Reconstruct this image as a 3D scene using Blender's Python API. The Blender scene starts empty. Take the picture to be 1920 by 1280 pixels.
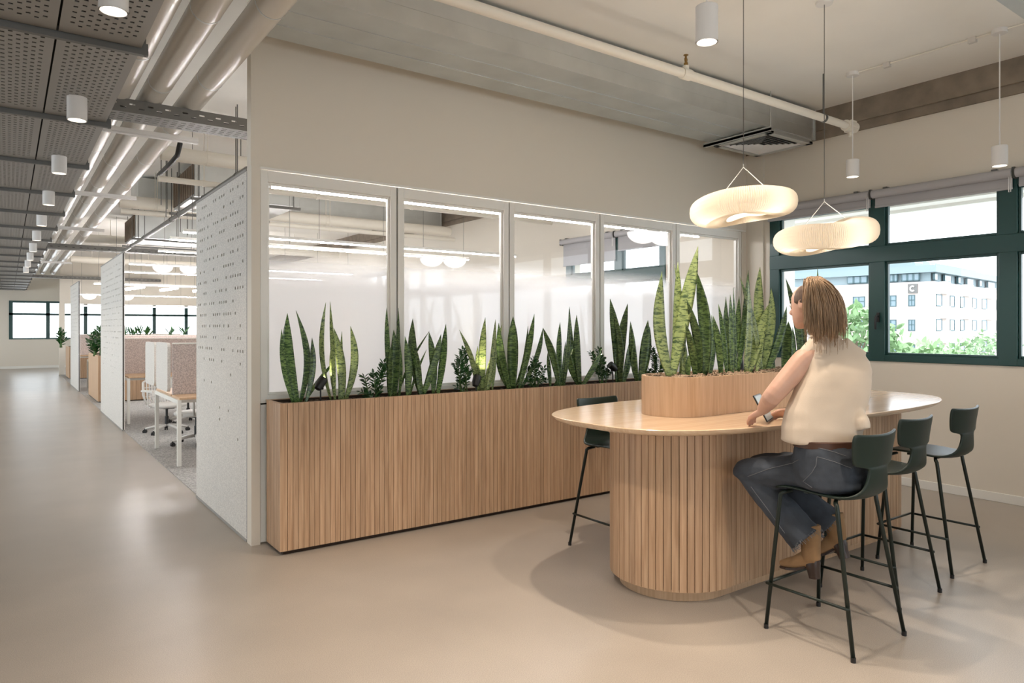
import bpy, bmesh, math, random
from mathutils import Vector, Matrix
random.seed(7)
PI = math.pi
SC = bpy.context.scene
COL = SC.collection
# ------------------------------------------------------------ camera, world, exposure
CF, CYAW, CH = 1311.0, math.radians(54.18), 1.62
FX, FY = math.cos(CYAW), math.sin(CYAW)
cam = bpy.data.objects.new('camera', bpy.data.cameras.new('camera'))
COL.objects.link(cam)
cam.location = (0, 0, CH)
cam.rotation_euler = (PI/2, 0, CYAW - PI/2)
cam.data.sensor_width = 36
cam.data.lens = CF/1920*36
cam.data.shift_y = -25/1920
cam.data.clip_start, cam.data.clip_end = 0.05, 500
SC.camera = cam
world = bpy.data.worlds.new('world'); SC.world = world
world.use_nodes = True
wb = world.node_tree.nodes['Background']
wb.inputs[0].default_value = (0.86, 0.94, 1.0, 1)      # bright overcast sky
wb.inputs[1].default_value = 4.4
SC.view_settings.view_transform = 'Standard'
SC.view_settings.look = 'None'
SC.view_settings.gamma = 1
SC.view_settings.use_curve_mapping = False
SC.view_settings.exposure = 0.12
SC.cycles.transparent_max_bounces = 16
SC.cycles.max_bounces = 10
SC.cycles.diffuse_bounces = 5
SC.cycles.sample_clamp_indirect = 6
WARM = (1.0, 0.84, 0.68)
def lamp(name, kind, loc, power, color, **kw):
    l = bpy.data.lights.new(name, kind); l.energy = power; l.color = color
    for k, v in kw.items(): setattr(l, k, v)
    o = bpy.data.objects.new(name, l); COL.objects.link(o); o.location = loc
    return o

# ------------------------------------------------------------ helpers
def ray(px, py):
    u, v = (px-960)/CF, -(py-615)/CF
    return Vector((FX+u*FY, FY-u*FX, v))
def on_y(px, py, y):
    d = ray(px, py); return Vector((0, 0, CH)) + d*(y/d.y)
def on_x(px, py, x):
    d = ray(px, py); return Vector((0, 0, CH)) + d*(x/d.x)
def on_z(px, py, z):
    d = ray(px, py); return Vector((0, 0, CH)) + d*((z-CH)/d.z)
def lin(c):
    return c/12.92 if c <= .04045 else ((c+.055)/1.055)**2.4
def rgb(r, g, b): return (lin(r/255), lin(g/255), lin(b/255), 1)

class MB:
    def __init__(s): s.v = []; s.f = []; s.uv = None
    def box(s, x0, x1, y0, y1, z0, z1):
        n = len(s.v)
        s.v += [(x, y, z) for z in (z0, z1) for y in (y0, y1) for x in (x0, x1)]
        s.f += [tuple(n+i for i in q) for q in ((0,2,3,1),(4,5,7,6),(0,1,5,4),(2,6,7,3),(0,4,6,2),(1,3,7,5))]
        return s
    def obox(s, c, U, V, W):            # oriented box: centre and three half vectors
        n = len(s.v); c, U, V, W = map(Vector, (c, U, V, W))
        for k in (-1, 1):
            for j in (-1, 1):
                for i in (-1, 1): s.v.append(tuple(c+U*i+V*j+W*k))
        s.f += [tuple(n+i for i in q) for q in ((0,2,3,1),(4,5,7,6),(0,1,5,4),(2,6,7,3),(0,4,6,2),(1,3,7,5))]
        return s
    def tube(s, pts, r, n=8, cap=True):
        pts = [Vector(p) for p in pts]
        rs = r if isinstance(r, (list, tuple)) else [r]*len(pts)
        base = len(s.v); ref = None
        for i, p in enumerate(pts):
            t = (pts[min(i+1, len(pts)-1)] - pts[max(i-1, 0)]).normalized()
            if ref is None:
                ref = Vector((0, 0, 1)) if abs(t.z) < .9 else Vector((1, 0, 0))
            a = (ref - t*ref.dot(t)).normalized(); b = t.cross(a); ref = a
            for k in range(n):
                w = 2*PI*k/n
                s.v.append(tuple(p + (a*math.cos(w)+b*math.sin(w))*rs[i]))
        for i in range(len(pts)-1):
            for k in range(n):
                a0, a1 = base+i*n+k, base+i*n+(k+1) % n
                s.f.append((a0, a1, a1+n, a0+n))
        if cap:
            s.f.append(tuple(base+k for k in reversed(range(n))))
            e = base+(len(pts)-1)*n
            s.f.append(tuple(e+k for k in range(n)))
        return s
    def lathe(s, prof, c=(0, 0, 0), n=24, close=True):
        base = len(s.v); c = Vector(c)
        for r, z in prof:
            for k in range(n):
                w = 2*PI*k/n
                s.v.append((c.x+r*math.cos(w), c.y+r*math.sin(w), c.z+z))
        for i in range(len(prof)-1):
            for k in range(n):
                a0, a1 = base+i*n+k, base+i*n+(k+1) % n
                s.f.append((a0, a1, a1+n, a0+n))
        if close:
            s.f.append(tuple(base+k for k in reversed(range(n))))
            e = base+(len(prof)-1)*n
            s.f.append(tuple(e+k for k in range(n)))
        return s
    def loft(s, rings, cap=True):
        base = len(s.v); n = len(rings[0])
        for r in rings: s.v += [tuple(p) for p in r]
        for i in range(len(rings)-1):
            for k in range(n):
                a0, a1 = base+i*n+k, base+i*n+(k+1) % n
                s.f.append((a0, a1, a1+n, a0+n))
        if cap:
            s.f.append(tuple(base+k for k in reversed(range(n))))
            e = base+(len(rings)-1)*n
            s.f.append(tuple(e+k for k in range(n)))
        return s
    def prism(s, outline, z0, z1):
        return s.loft([[(x, y, z0) for x, y in outline], [(x, y, z1) for x, y in outline]])
    def perf(s, o, U, V, N, nu, nv, cu, cv, hu, hv, test, depth=.008):
        """sheet of nu x nv cells; cells that pass the test get a real rectangular hole with sides of the given depth"""
        o, U, V, N = map(Vector, (o, U, V, N))
        for i in range(nu):
            for j in range(nv):
                p = o+U*(i*cu)+V*(j*cv); n = len(s.v)
                if not test(i, j):
                    s.v += [tuple(q) for q in (p, p+U*cu, p+U*cu+V*cv, p+V*cv)]
                    s.f.append((n, n+1, n+2, n+3)); continue
                m = p+U*(cu/2)+V*(cv/2)
                s.v += [tuple(q) for q in (p, p+U*cu, p+U*cu+V*cv, p+V*cv)]
                inn = [m-U*hu/2-V*hv/2, m+U*hu/2-V*hv/2, m+U*hu/2+V*hv/2, m-U*hu/2+V*hv/2]
                s.v += [tuple(q) for q in inn] + [tuple(q+N*depth) for q in inn]
                for k in range(4):
                    l = (k+1) % 4
                    s.f.append((n+k, n+l, n+4+l, n+4+k))
                    s.f.append((n+4+k, n+4+l, n+8+l, n+8+k))
        return s
    def mesh(s, name, smooth=False):
        me = bpy.data.meshes.new(name)
        me.from_pydata([tuple(v) for v in s.v], [], s.f); me.update()
        if s.uv:
            l = me.uv_layers.new(name='UVMap')
            for lp in me.loops: l.data[lp.index].uv = s.uv[lp.vertex_index]
        if smooth:
            me.polygons.foreach_set('use_smooth', [True]*len(me.polygons))
        return me

def obj(name, mb, mat, parent=None, smooth=False, bevel=0, world=True, seg=2, split=None):
    me = mb.mesh(name, smooth) if isinstance(mb, MB) else mb
    if mat is not None and not me.materials: me.materials.append(mat)
    o = bpy.data.objects.new(name, me); COL.objects.link(o)
    if parent is not None:
        o.parent = parent
        if world:
            r = parent; off = Vector(r.location)
            while r.parent is not None: r = r.parent; off += Vector(r.location)
            o.location = -off
    if bevel:
        b = o.modifiers.new('bevel', 'BEVEL'); b.width = bevel; b.segments = seg; b.limit_method = 'ANGLE'
        b.angle_limit = math.radians(40)
    if split:
        try: me.set_sharp_from_angle(angle=math.radians(split))
        except Exception: pass
    return o
def thing(name, label, cat, loc=(0, 0, 0), group=None, rz=0):
    o = bpy.data.objects.new(name, None); COL.objects.link(o)
    o.location = loc; o.rotation_euler = (0, 0, rz); o.empty_display_size = .1
    o['label'] = label; o['category'] = cat
    if group: o['group'] = group
    return o
def tag(o, label, cat, group=None):
    o['label'] = label; o['category'] = cat
    if group: o['group'] = group
    return o
def struct(name, mb, mat, parent=None, **kw):
    o = obj(name, mb, mat, parent, **kw)
    if parent is None: o['kind'] = 'structure'
    return o
def dup(root, loc, label=None, rz=None):
    r = root.copy(); COL.objects.link(r); r.location = loc
    if rz is not None: r.rotation_euler = (0, 0, rz)
    if label: r['label'] = label
    for ch in list(root.children):
        c = ch.copy(); COL.objects.link(c); c.parent = r
        for g in list(ch.children):
            d = g.copy(); COL.objects.link(d); d.parent = c
    return r

# ------------------------------------------------------------ materials
def newmat(name):
    m = bpy.data.materials.new(name); m.use_nodes = True
    nt = m.node_tree; return m, nt, nt.nodes['Principled BSDF']
def N(nt, t, **kw):
    n = nt.nodes.new(t)
    for k, v in kw.items(): setattr(n, k, v)
    return n
def mat(name, col, rough=.6, metal=0, spec=.5, var=0, vscale=6, bump=0, bscale=80, stretch=None, rnd=0, speck=None, coat=0):
    m, nt, b = newmat(name)
    b.inputs['Roughness'].default_value = rough; b.inputs['Metallic'].default_value = metal
    b.inputs['Specular IOR Level'].default_value = spec
    b.inputs['Base Color'].default_value = col
    if coat: b.inputs['Coat Weight'].default_value = coat
    tc = N(nt, 'ShaderNodeTexCoord'); src = tc.outputs['Object']
    if stretch:
        mp = N(nt, 'ShaderNodeMapping'); mp.inputs['Scale'].default_value = stretch
        nt.links.new(src, mp.inputs[0]); src = mp.outputs[0]
    last = None
    if var or rnd or speck:
        cur = N(nt, 'ShaderNodeRGB'); cur.outputs[0].default_value = col; last = cur.outputs[0]
    if var:
        no = N(nt, 'ShaderNodeTexNoise'); no.inputs['Scale'].default_value = vscale; no.inputs['Detail'].default_value = 5
        nt.links.new(src, no.inputs['Vector'])
        mr = N(nt, 'ShaderNodeMapRange'); mr.inputs[1].default_value = .3; mr.inputs[2].default_value = .7
        mr.inputs[3].default_value = 1-var; mr.inputs[4].default_value = 1+var
        nt.links.new(no.outputs[0], mr.inputs[0])
        mx = N(nt, 'ShaderNodeVectorMath', operation='SCALE'); nt.links.new(last, mx.inputs[0]); nt.links.new(mr.outputs[0], mx.inputs['Scale'])
        last = mx.outputs[0]
    if speck:
        sc, amt, w = speck
        no = N(nt, 'ShaderNodeTexNoise'); no.inputs['Scale'].default_value = sc; no.inputs['Detail'].default_value = 2
        nt.links.new(src, no.inputs['Vector'])
        mr = N(nt, 'ShaderNodeMapRange'); mr.inputs[1].default_value = .5-w; mr.inputs[2].default_value = .5+w
        mr.inputs[3].default_value = 1-amt; mr.inputs[4].default_value = 1+amt
        nt.links.new(no.outputs[0], mr.inputs[0])
        mx = N(nt, 'ShaderNodeVectorMath', operation='SCALE'); nt.links.new(last, mx.inputs[0]); nt.links.new(mr.outputs[0], mx.inputs['Scale'])
        last = mx.outputs[0]
    if rnd:
        oi = N(nt, 'ShaderNodeObjectInfo')
        mr = N(nt, 'ShaderNodeMapRange'); mr.inputs[3].default_value = 1-rnd; mr.inputs[4].default_value = 1+rnd
        nt.links.new(oi.outputs['Random'], mr.inputs[0])
        mx = N(nt, 'ShaderNodeVectorMath', operation='SCALE'); nt.links.new(last, mx.inputs[0]); nt.links.new(mr.outputs[0], mx.inputs['Scale'])
        last = mx.outputs[0]
    if last is not None: nt.links.new(last, b.inputs['Base Color'])
    if bump:
        no = N(nt, 'ShaderNodeTexNoise'); no.inputs['Scale'].default_value = bscale; no.inputs['Detail'].default_value = 3
        nt.links.new(src, no.inputs['Vector'])
        bp = N(nt, 'ShaderNodeBump'); bp.inputs['Strength'].default_value = bump; bp.inputs['Distance'].default_value = .01
        nt.links.new(no.outputs[0], bp.inputs['Height']); nt.links.new(bp.outputs[0], b.inputs['Normal'])
    return m
def wood(name, col, dark, axis='z', rnd=.1):
    m, nt, b = newmat(name)
    tc = N(nt, 'ShaderNodeTexCoord'); oi = N(nt, 'ShaderNodeObjectInfo')
    ad = N(nt, 'ShaderNodeVectorMath', operation='ADD'); nt.links.new(tc.outputs['Object'], ad.inputs[0])
    cb = N(nt, 'ShaderNodeVectorMath', operation='SCALE'); cb.inputs[0].default_value = (37.1, 21.7, 53.3)
    nt.links.new(oi.outputs['Random'], cb.inputs['Scale']); nt.links.new(cb.outputs[0], ad.inputs[1])
    mp = N(nt, 'ShaderNodeMapping')
    mp.inputs['Scale'].default_value = {'z': (55, 55, 2.2), 'x': (1.6, 40, 40)}[axis]
    nt.links.new(ad.outputs[0], mp.inputs[0])
    n1 = N(nt, 'ShaderNodeTexNoise'); n1.inputs['Scale'].default_value = 1.0; n1.inputs['Detail'].default_value = 6; n1.inputs['Distortion'].default_value = .6
    nt.links.new(mp.outputs[0], n1.inputs['Vector'])
    cr = N(nt, 'ShaderNodeMapRange'); cr.inputs[1].default_value = .35; cr.inputs[2].default_value = .68
    nt.links.new(n1.outputs[0], cr.inputs[0])
    mx = N(nt, 'ShaderNodeMixRGB'); mx.inputs[1].default_value = col; mx.inputs[2].default_value = dark
    nt.links.new(cr.outputs[0], mx.inputs[0])
    mr = N(nt, 'ShaderNodeMapRange'); mr.inputs[3].default_value = 1-rnd; mr.inputs[4].default_value = 1+rnd
    nt.links.new(oi.outputs['Random'], mr.inputs[0])
    sc = N(nt, 'ShaderNodeVectorMath', operation='SCALE'); nt.links.new(mx.outputs[0], sc.inputs[0]); nt.links.new(mr.outputs[0], sc.inputs['Scale'])
    nt.links.new(sc.outputs[0], b.inputs['Base Color'])
    b.inputs['Roughness'].default_value = .5; b.inputs['Specular IOR Level'].default_value = .35
    bp = N(nt, 'ShaderNodeBump'); bp.inputs['Strength'].default_value = .12; bp.inputs['Distance'].default_value = .004
    nt.links.new(n1.outputs[0], bp.inputs['Height']); nt.links.new(bp.outputs[0], b.inputs['Normal'])
    return m
def emit(name, col, s):
    m = bpy.data.materials.new(name); m.use_nodes = True; nt = m.node_tree; nt.nodes.clear()
    e = N(nt, 'ShaderNodeEmission'); e.inputs[0].default_value = (*col[:3], 1); e.inputs[1].default_value = s
    o = N(nt, 'ShaderNodeOutputMaterial'); nt.links.new(e.outputs[0], o.inputs[0]); return m
def glass(name, frost=False, tint=(1, 1, 1, 1), refl=.9):
    """thin pane: what is straight behind shows through, with the pane's own reflections; with frost, a film that fades out with height"""
    m = bpy.data.materials.new(name); m.use_nodes = True; nt = m.node_tree; nt.nodes.clear()
    out = N(nt, 'ShaderNodeOutputMaterial')
    tr = N(nt, 'ShaderNodeBsdfTransparent'); tr.inputs[0].default_value = tint
    gl = N(nt, 'ShaderNodeBsdfGlossy'); gl.inputs['Roughness'].default_value = .02; gl.inputs[0].default_value = (refl, refl, refl, 1)
    fr = N(nt, 'ShaderNodeFresnel'); fr.inputs[0].default_value = 1.45
    ge = N(nt, 'ShaderNodeNewGeometry'); su = N(nt, 'ShaderNodeMath', operation='SUBTRACT'); su.inputs[0].default_value = 1; nt.links.new(ge.outputs['Backfacing'], su.inputs[1])
    mu = N(nt, 'ShaderNodeMath', operation='MULTIPLY'); nt.links.new(fr.outputs[0], mu.inputs[0]); nt.links.new(su.outputs[0], mu.inputs[1])
    mx = N(nt, 'ShaderNodeMixShader'); nt.links.new(mu.outputs[0], mx.inputs[0]); nt.links.new(tr.outputs[0], mx.inputs[1]); nt.links.new(gl.outputs[0], mx.inputs[2])
    res = mx.outputs[0]
    if frost:
        tl = N(nt, 'ShaderNodeBsdfTranslucent'); tl.inputs[0].default_value = (.97, .97, .98, 1)
        df = N(nt, 'ShaderNodeBsdfDiffuse'); df.inputs[0].default_value = (.9, .9, .91, 1)
        m1 = N(nt, 'ShaderNodeMixShader'); m1.inputs[0].default_value = .15
        nt.links.new(tl.outputs[0], m1.inputs[1]); nt.links.new(df.outputs[0], m1.inputs[2])
        m3 = N(nt, 'ShaderNodeMixShader'); m3.inputs[0].default_value = .04; nt.links.new(m1.outputs[0], m3.inputs[1]); nt.links.new(gl.outputs[0], m3.inputs[2])
        tc = N(nt, 'ShaderNodeTexCoord'); sp = N(nt, 'ShaderNodeSeparateXYZ'); nt.links.new(tc.outputs['Object'], sp.inputs[0])
        mr = N(nt, 'ShaderNodeMapRange', interpolation_type='SMOOTHSTEP'); mr.inputs[1].default_value = 2.25; mr.inputs[2].default_value = 1.92
        mr.inputs[3].default_value = 0; mr.inputs[4].default_value = .97
        nt.links.new(sp.outputs[2], mr.inputs[0])
        m2 = N(nt, 'ShaderNodeMixShader'); nt.links.new(mr.outputs[0], m2.inputs[0]); nt.links.new(res, m2.inputs[1]); nt.links.new(m3.outputs[0], m2.inputs[2])
        res = m2.outputs[0]
    nt.links.new(res, out.inputs[0]); return m

M = {}
M['floor'] = mat('terrazzo_floor', rgb(162, 153, 143), .31, var=.07, vscale=1.6, speck=(260, .16, .12), spec=.45)
M['carpet'] = mat('carpet', rgb(172, 170, 168), .95, speck=(60, .32, .12), bump=.5, bscale=140)
M['wall'] = mat('wall_paint', rgb(222, 214, 201), .7, bump=.02, bscale=120)
M['ceil'] = mat('ceiling_paint', rgb(240, 237, 231), .85, var=.02, vscale=2)
M['white'] = mat('white_powder_coat', rgb(231, 229, 223), .42)
M['lamp_white'] = mat('lamp_housing_white', rgb(226, 224, 222), .5)
M['oak'] = wood('oak_slats', rgb(194, 162, 132), rgb(168, 135, 106), 'z', .10)
M['oak_top'] = wood('oak_tabletop', rgb(222, 196, 166), rgb(208, 177, 146), 'x', 0)
M['oak_top'].node_tree.nodes['Principled BSDF'].inputs['Roughness'].default_value = .2
M['oak_top'].node_tree.nodes['Principled BSDF'].inputs['Coat Weight'].default_value = .45
M['oak_top'].node_tree.nodes['Principled BSDF'].inputs['Coat Roughness'].default_value = .18
M['oak_box'] = wood('oak_veneer', rgb(206, 174, 142), rgb(189, 156, 124), 'z', 0)
M['dark_gap'] = mat('slat_backing', rgb(58, 44, 34), .9)
M['felt'] = mat('grey_felt', rgb(218, 214, 208), .97, speck=(120, .14, .12), bump=.12, bscale=200)
M['felt_tan'] = mat('taupe_felt', rgb(188, 174, 168), .97, speck=(70, .22, .12))
M['slot_shade'] = mat('felt_slot_shade', rgb(64, 62, 60), .9)  # dark tone that paints the shade inside the felt slots
M['stool'] = mat('dark_green_shell', rgb(27, 40, 34), .42, spec=.35)
M['stool_leg'] = mat('dark_green_steel', rgb(20, 31, 26), .38, spec=.4)
M['frame'] = mat('dark_green_frame', rgb(24, 66, 64), .35, spec=.5)
M['galv'] = mat('galvanised_steel', rgb(204, 207, 206), .34, metal=.75, var=.08, vscale=3)
M['steel'] = mat('dark_steel', rgb(104, 103, 100), .45, metal=.6)
M['perf'] = mat('perforated_metal', rgb(150, 148, 144), .55, metal=.25)
M['pvc'] = mat('insulated_pipe_jacket', rgb(216, 210, 200), .24, spec=.6)
M['pipe'] = mat('painted_pipe', rgb(232, 226, 214), .4)
M['felt_trim'] = mat('felt_panel_trim', rgb(158, 155, 151), .8)
M['tray'] = mat('tray_steel', rgb(118, 116, 112), .5, metal=.4)
M['black'] = mat('black_void', rgb(22, 22, 22), .9)
M['blackp'] = mat('black_plastic', rgb(28, 28, 29), .45)
M['concrete'] = mat('raw_concrete', rgb(134, 122, 108), .9, var=.22, vscale=5, bump=.4, bscale=18)
M['blind'] = mat('blind_fabric', rgb(176, 174, 176), .8)
M['glass'] = glass('clear_glass')
M['win_glass'] = glass('window_glass', refl=.7)
M['frost'] = glass('glass_with_frosted_film', frost=True)
M['led'] = emit('led_strip', (1.0, .97, .96), 85)
M['spot_on'] = emit('downlight_lens', (1.0, .86, .68), 7)
M['soil'] = mat('mulch', rgb(92, 76, 62), .95, var=.3, vscale=30, rnd=0)
M['pebble'] = mat('pebbles', rgb(158, 136, 114), .85, var=.3, vscale=22)
M['plastic_grey'] = mat('chair_light_plastic', rgb(212, 209, 204), .5)
# ------------------------------------------------------------ lights the room has (all real fittings; the bodies are built further down)
CEIL = 4.08
DOWN = [(2.98, 2.38, 3.12), (3.06, 3.15, 4.02), (6.60, 3.54, 3.075), (6.63, 2.32, 2.955), (1.0, 2.38, 3.12), (1.0, .4, 3.12), (2.6, .4, 3.12), (1.0, -1.6, 3.12), (2.98, -1.6, 3.12)]
CORR = [(.37, 1.5+1.94*i, 2.98) for i in range(0, 11)]

# ------------------------------------------------------------ setting
struct('floor', MB().box(-9, 7.6, -7, 34.6, -.3, 0), M['floor'])
struct('floor.001', MB().box(1.49, 7.5, 5.47, 28.9, 0, .008), M['carpet'])
struct('ceiling', MB().box(-9, 7.9, -7, 34.6, CEIL, CEIL+.3), M['ceil'])
# right wall with two window openings
def right_wall():
    m = MB(); x0, x1 = 7.5, 7.8
    m.box(x0, x1, -7, 34.6, -.3, 1.27); m.box(x0, x1, -7, 34.6, 3.03, CEIL)
    m.box(x0, x1, -7, -4.2, 1.27, 3.03); m.box(x0, x1, 5.04, 6.70, 1.27, 3.03); m.box(x0, x1, 8.85, 15, 1.27, 3.03); m.box(x0, x1, 17.2, 34.6, 1.27, 3.03)
    m.box(7.47, 7.5, 5.12, 5.36, 0, CEIL)
    return m
struct('wall_right', right_wall(), M['wall'])
struct('baseboard_right', MB().box(7.485, 7.5, -7, 5.12, 0, .085), M['white'], bevel=.004)
beam = MB().box(7.43, 7.5, -7, 5.36, 3.85, CEIL).box(7.465, 7.5, -7, 5.36, 3.76, 3.85).box(7.43, 7.5, 5.46, 28.9, 3.85, CEIL).box(7.465, 7.5, 5.46, 28.9, 3.76, 3.85)
struct('trim_1', beam, M['concrete'])
# far wall with a window band
def far_wall():
    m = MB(); y0, y1 = 34.3, 34.6
    m.box(-9, 7.5, y0, y1, 0, 1.17); m.box(-9, 7.5, y0, y1, 2.72, CEIL)
    m.box(-9, 0.05, y0, y1, 1.17, 2.72)
    return m
struct('wall_back', far_wall(), M['wall'])
struct('baseboard_back', MB().box(-9, 7.5, 34.28, 34.3, 0, .1), M['white'])
# bulkhead over the glazed partition
struct('wall_front', MB().box(1.47, 7.5, 5.36, 5.46, 2.83, CEIL).box(1.47, 1.535, 5.345, 5.46, 0, 2.83), M['wall'])
struct('trim_2', MB().box(1.535, 7.44, 5.345, 5.36, 2.815, 2.83), M['white'])
struct('wall_left', MB().box(1.47, 7.5, 28.8, 28.9, 2.47, CEIL).box(1.45, 1.62, 28.78, 28.92, 0, 2.47), M['wall'])

# the sides of the room behind and left of the photographer: walls with window bands
lw = MB().box(-4.3, -4, -5, 6, 0, CEIL).box(-4.3, -4, 6, 34.3, 0, .5).box(-4.3, -4, 6, 34.3, 3.1, CEIL)
for y in (9.5, 13, 16.5, 20, 23.5, 27, 30.5): lw.box(-4.25, -4.05, y, y+.3, .5, 3.1)
struct('wall_left.001', lw, M['wall'])
nw = MB().box(-4.3, 7.5, -5.3, -5, 0, 1.0).box(-4.3, 7.5, -5.3, -5, 3.03, CEIL)
for x, w in ((-4.3, .5), (-1.2, .4), (1.9, .4), (4.2, 3.3)): nw.box(x, x+w, -5.3, -5, 1.0, 3.03)
struct('wall_back.001', nw, M['wall'])

# ---- windows in the right wall
def window(nm, y0, y1, muls, z0=1.27, z1=3.0, tr=(2.31, 2.50), handle=None, xf=7.5):
    r = bpy.data.objects.new(nm, None); COL.objects.link(r); r.location = (xf, (y0+y1)/2, z0); r['kind'] = 'structure'
    fr = MB(); xa, xb = xf-.012, xf+.07
    fr.box(xa, xb, y0, y1, z0, z0+.07); fr.box(xa, xb, y0, y1, z1-.07, z1)
    ys = [(y0, y0+.11)] + muls + [(y1-.13, y1)]
    for a, b in ys: fr.box(xa-.003, xb, a, b, z0, z1)
    fr.box(xa-.006, xb, y0, y1, tr[0]+.01, tr[1]-.01)
    obj('window_frame', fr, M['frame'], r, bevel=.006)
    for i in range(len(ys)-1):
        a, b = ys[i][1], ys[i+1][0]
        sash = MB()
        for (p, q) in ((z0+.07, tr[0]+.01), (tr[1]-.01, z1-.07)):
            t = .024
            sash.box(xf+.008, xf+.05, a+t, b-t, p, p+t).box(xf+.008, xf+.05, a+t, b-t, q-t, q)
            sash.box(xf+.008, xf+.05, a, a+t, p, q).box(xf+.008, xf+.05, b-t, b, p, q)
        obj('sash', sash, M['frame'], r, bevel=.004)
        obj('pane', MB().box(xf+.028, xf+.032, a+.02, b-.02, z0+.09, tr[0]-.01), M['win_glass'], r)
        obj('pane', MB().box(xf+.028, xf+.032, a+.02, b-.02, tr[1]+.01, z1-.09), M['win_glass'], r)
    if handle:
        y, z = handle
        h = MB().box(xf-.03, xf-.012, y-.014, y+.014, z-.015, z+.085)
        h.tube([(xf-.028, y, z+.05), (xf-.062, y, z+.05), (xf-.07, y+.004, z+.03), (xf-.068, y+.008, z-.06), (xf-.06, y+.01, z-.09)], .011, 8)
        obj('window_handle', h, M['blackp'], r, smooth=True, split=40)
    return r
window('window_1', -4.2, 5.04, [(-3.1, -2.98), (-2.0, -1.85), (-.9, -.78), (.2, .35), (1.34, 1.46), (2.48, 2.63), (3.67, 3.83)], handle=(3.735, 1.70))
window('window_2', 6.70, 8.85, [(7.55, 7.72)])
window('window_3', 15, 17.2, [(16, 16.15)])
def far_window():
    r = bpy.data.objects.new('window_4', None); COL.objects.link(r); r.location = (3, 34.3, 1.17); r['kind'] = 'structure'
    f = MB(); f.box(.05, 7.5, 34.28, 34.38, 1.17, 1.23).box(.05, 7.5, 34.28, 34.38, 2.64, 2.72).box(.05, 7.5, 34.27, 34.38, 2.14, 2.23)
    for x in (.05, 1.28, 2.6, 3.9, 5.2, 6.5): f.box(x, x+.13, 34.27, 34.38, 1.17, 2.72)
    obj('window_frame', f, M['frame'], r)
    for x in (.18, 1.41, 2.73, 4.03, 5.33, 6.63):
        obj('pane', MB().box(x, min(x+1.2, 7.5), 34.33, 34.335, 1.23, 2.64), M['win_glass'], r)
far_window()

# ---- glazed partition: five framed bays
BX = [1.535, 2.674, 3.839, 5.000, 6.177, 7.38]
part = bpy.data.objects.new('wall_front.001', None); COL.objects.link(part); part.location = (4.4, 5.36, 0); part['kind'] = 'structure'
for i in range(5):
    a, b = BX[i]+.006, BX[i+1]-.006
    f = MB(); ya, yb = 5.362, 5.43
    f.box(a+.055, b-.055, ya, yb, 2.725, 2.81).box(a+.055, b-.055, ya, yb, 1.055, 1.115)
    f.box(a, a+.055, ya, yb, 1.055, 2.81).box(b-.055, b, ya, yb, 1.055, 2.81)
    g = MB()
    for p, q in ((a+.055, a+.072), (b-.072, b-.055)): g.box(p, q, 5.385, 5.42, 1.115, 2.725)
    g.box(a+.072, b-.072, 5.385, 5.42, 2.708, 2.725).box(a+.072, b-.072, 5.385, 5.42, 1.115, 1.132)
    obj('bay_frame', f, M['white'], part, bevel=.003)
    obj('glazing_bead', g, M['white'], part, bevel=.002)
    obj('pane', MB().box(a+.06, b-.06, 5.398, 5.404, 1.12, 2.72), M['frost'], part)
    obj('lower_panel', MB().box(a, b, ya, yb, .01, 1.045), M['white'], part, bevel=.003)
obj('shadow_gap', MB().box(1.535, 7.38, 5.40, 5.43, .02, 2.80) if False else MB().box(BX[0], BX[0]+.006, 5.38, 5.43, .02, 2.81).box(BX[1]-.006, BX[1]+.006, 5.38, 5.43, .02, 2.81).box(BX[2]-.006, BX[2]+.006, 5.38, 5.43, .02, 2.81).box(BX[3]-.006, BX[3]+.006, 5.38, 5.43, .02, 2.81).box(BX[4]-.006, BX[4]+.006, 5.38, 5.43, .02, 2.81).box(1.55, 7.37, 5.38, 5.43, 1.045, 1.055), M['black'], part)
struct('wall_front.002', MB().box(7.38, 7.5, 5.36, 5.46, 0, 2.83), M['wall'])

# ---- felt acoustic fins along the corridor (perforated)
def fin(y0, y1, h, dens, label):
    r = thing('acoustic_fin', label, 'acoustic panel', (1.485, (y0+y1)/2, 0), 'acoustic fins along the corridor')
    rnd = random.Random(int(y0*10)); cu, cv = .07, .05
    nu, nv = int((y1-y0)/cu), int(h/cv)
    def test(i, j):
        z = j/nv
        if j % 2 or i < 1 or i > nu-2 or j > nv-2: return False
        if z < .22: return False
        if z < .5: return rnd.random() < (z-.2)*.75
        blk = ((i//3)*7+(j//2)*3) % 5
        return rnd.random() < (.62 if blk > 1 else .32)
    m = MB().perf((1.47, y0, .02), (0, 1, 0), (0, 0, 1), (1, 0, 0), nu, nv, (y1-y0)/nu, (h-.02)/nv, .027, .022, test, .011)
    o = obj('felt_face', m, M['felt'], r)
    obj('slot_shade_sheet', MB().box(1.482, 1.488, y0+.002, y1-.002, .0, h), M['slot_shade'], r)  # dark sheet added behind the slots, their shade put into its colour
    obj('felt_back', MB().box(1.488, 1.50, y0, y1, .0, h), M['felt'], r)
    obj('top_edge', MB().box(1.466, 1.503, y0-.001, y1, h, h+.02), M['felt_trim'], r)
    obj('base_edge', MB().box(1.466, 1.503, y0-.001, y1, 0, .02), M['felt_trim'], r)
    return r
fin(5.47, 7.21, 2.81, 1, 'large pale felt panel with punched slots beside the white glazed partition')
fin(12.5, 15.67, 2.80, 1, 'pale felt panel standing beyond the first desks along the corridor')
fin(20.85, 23.7, 2.80, 1, 'narrow looking pale felt panel behind the wooden planter deep in the corridor')

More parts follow.
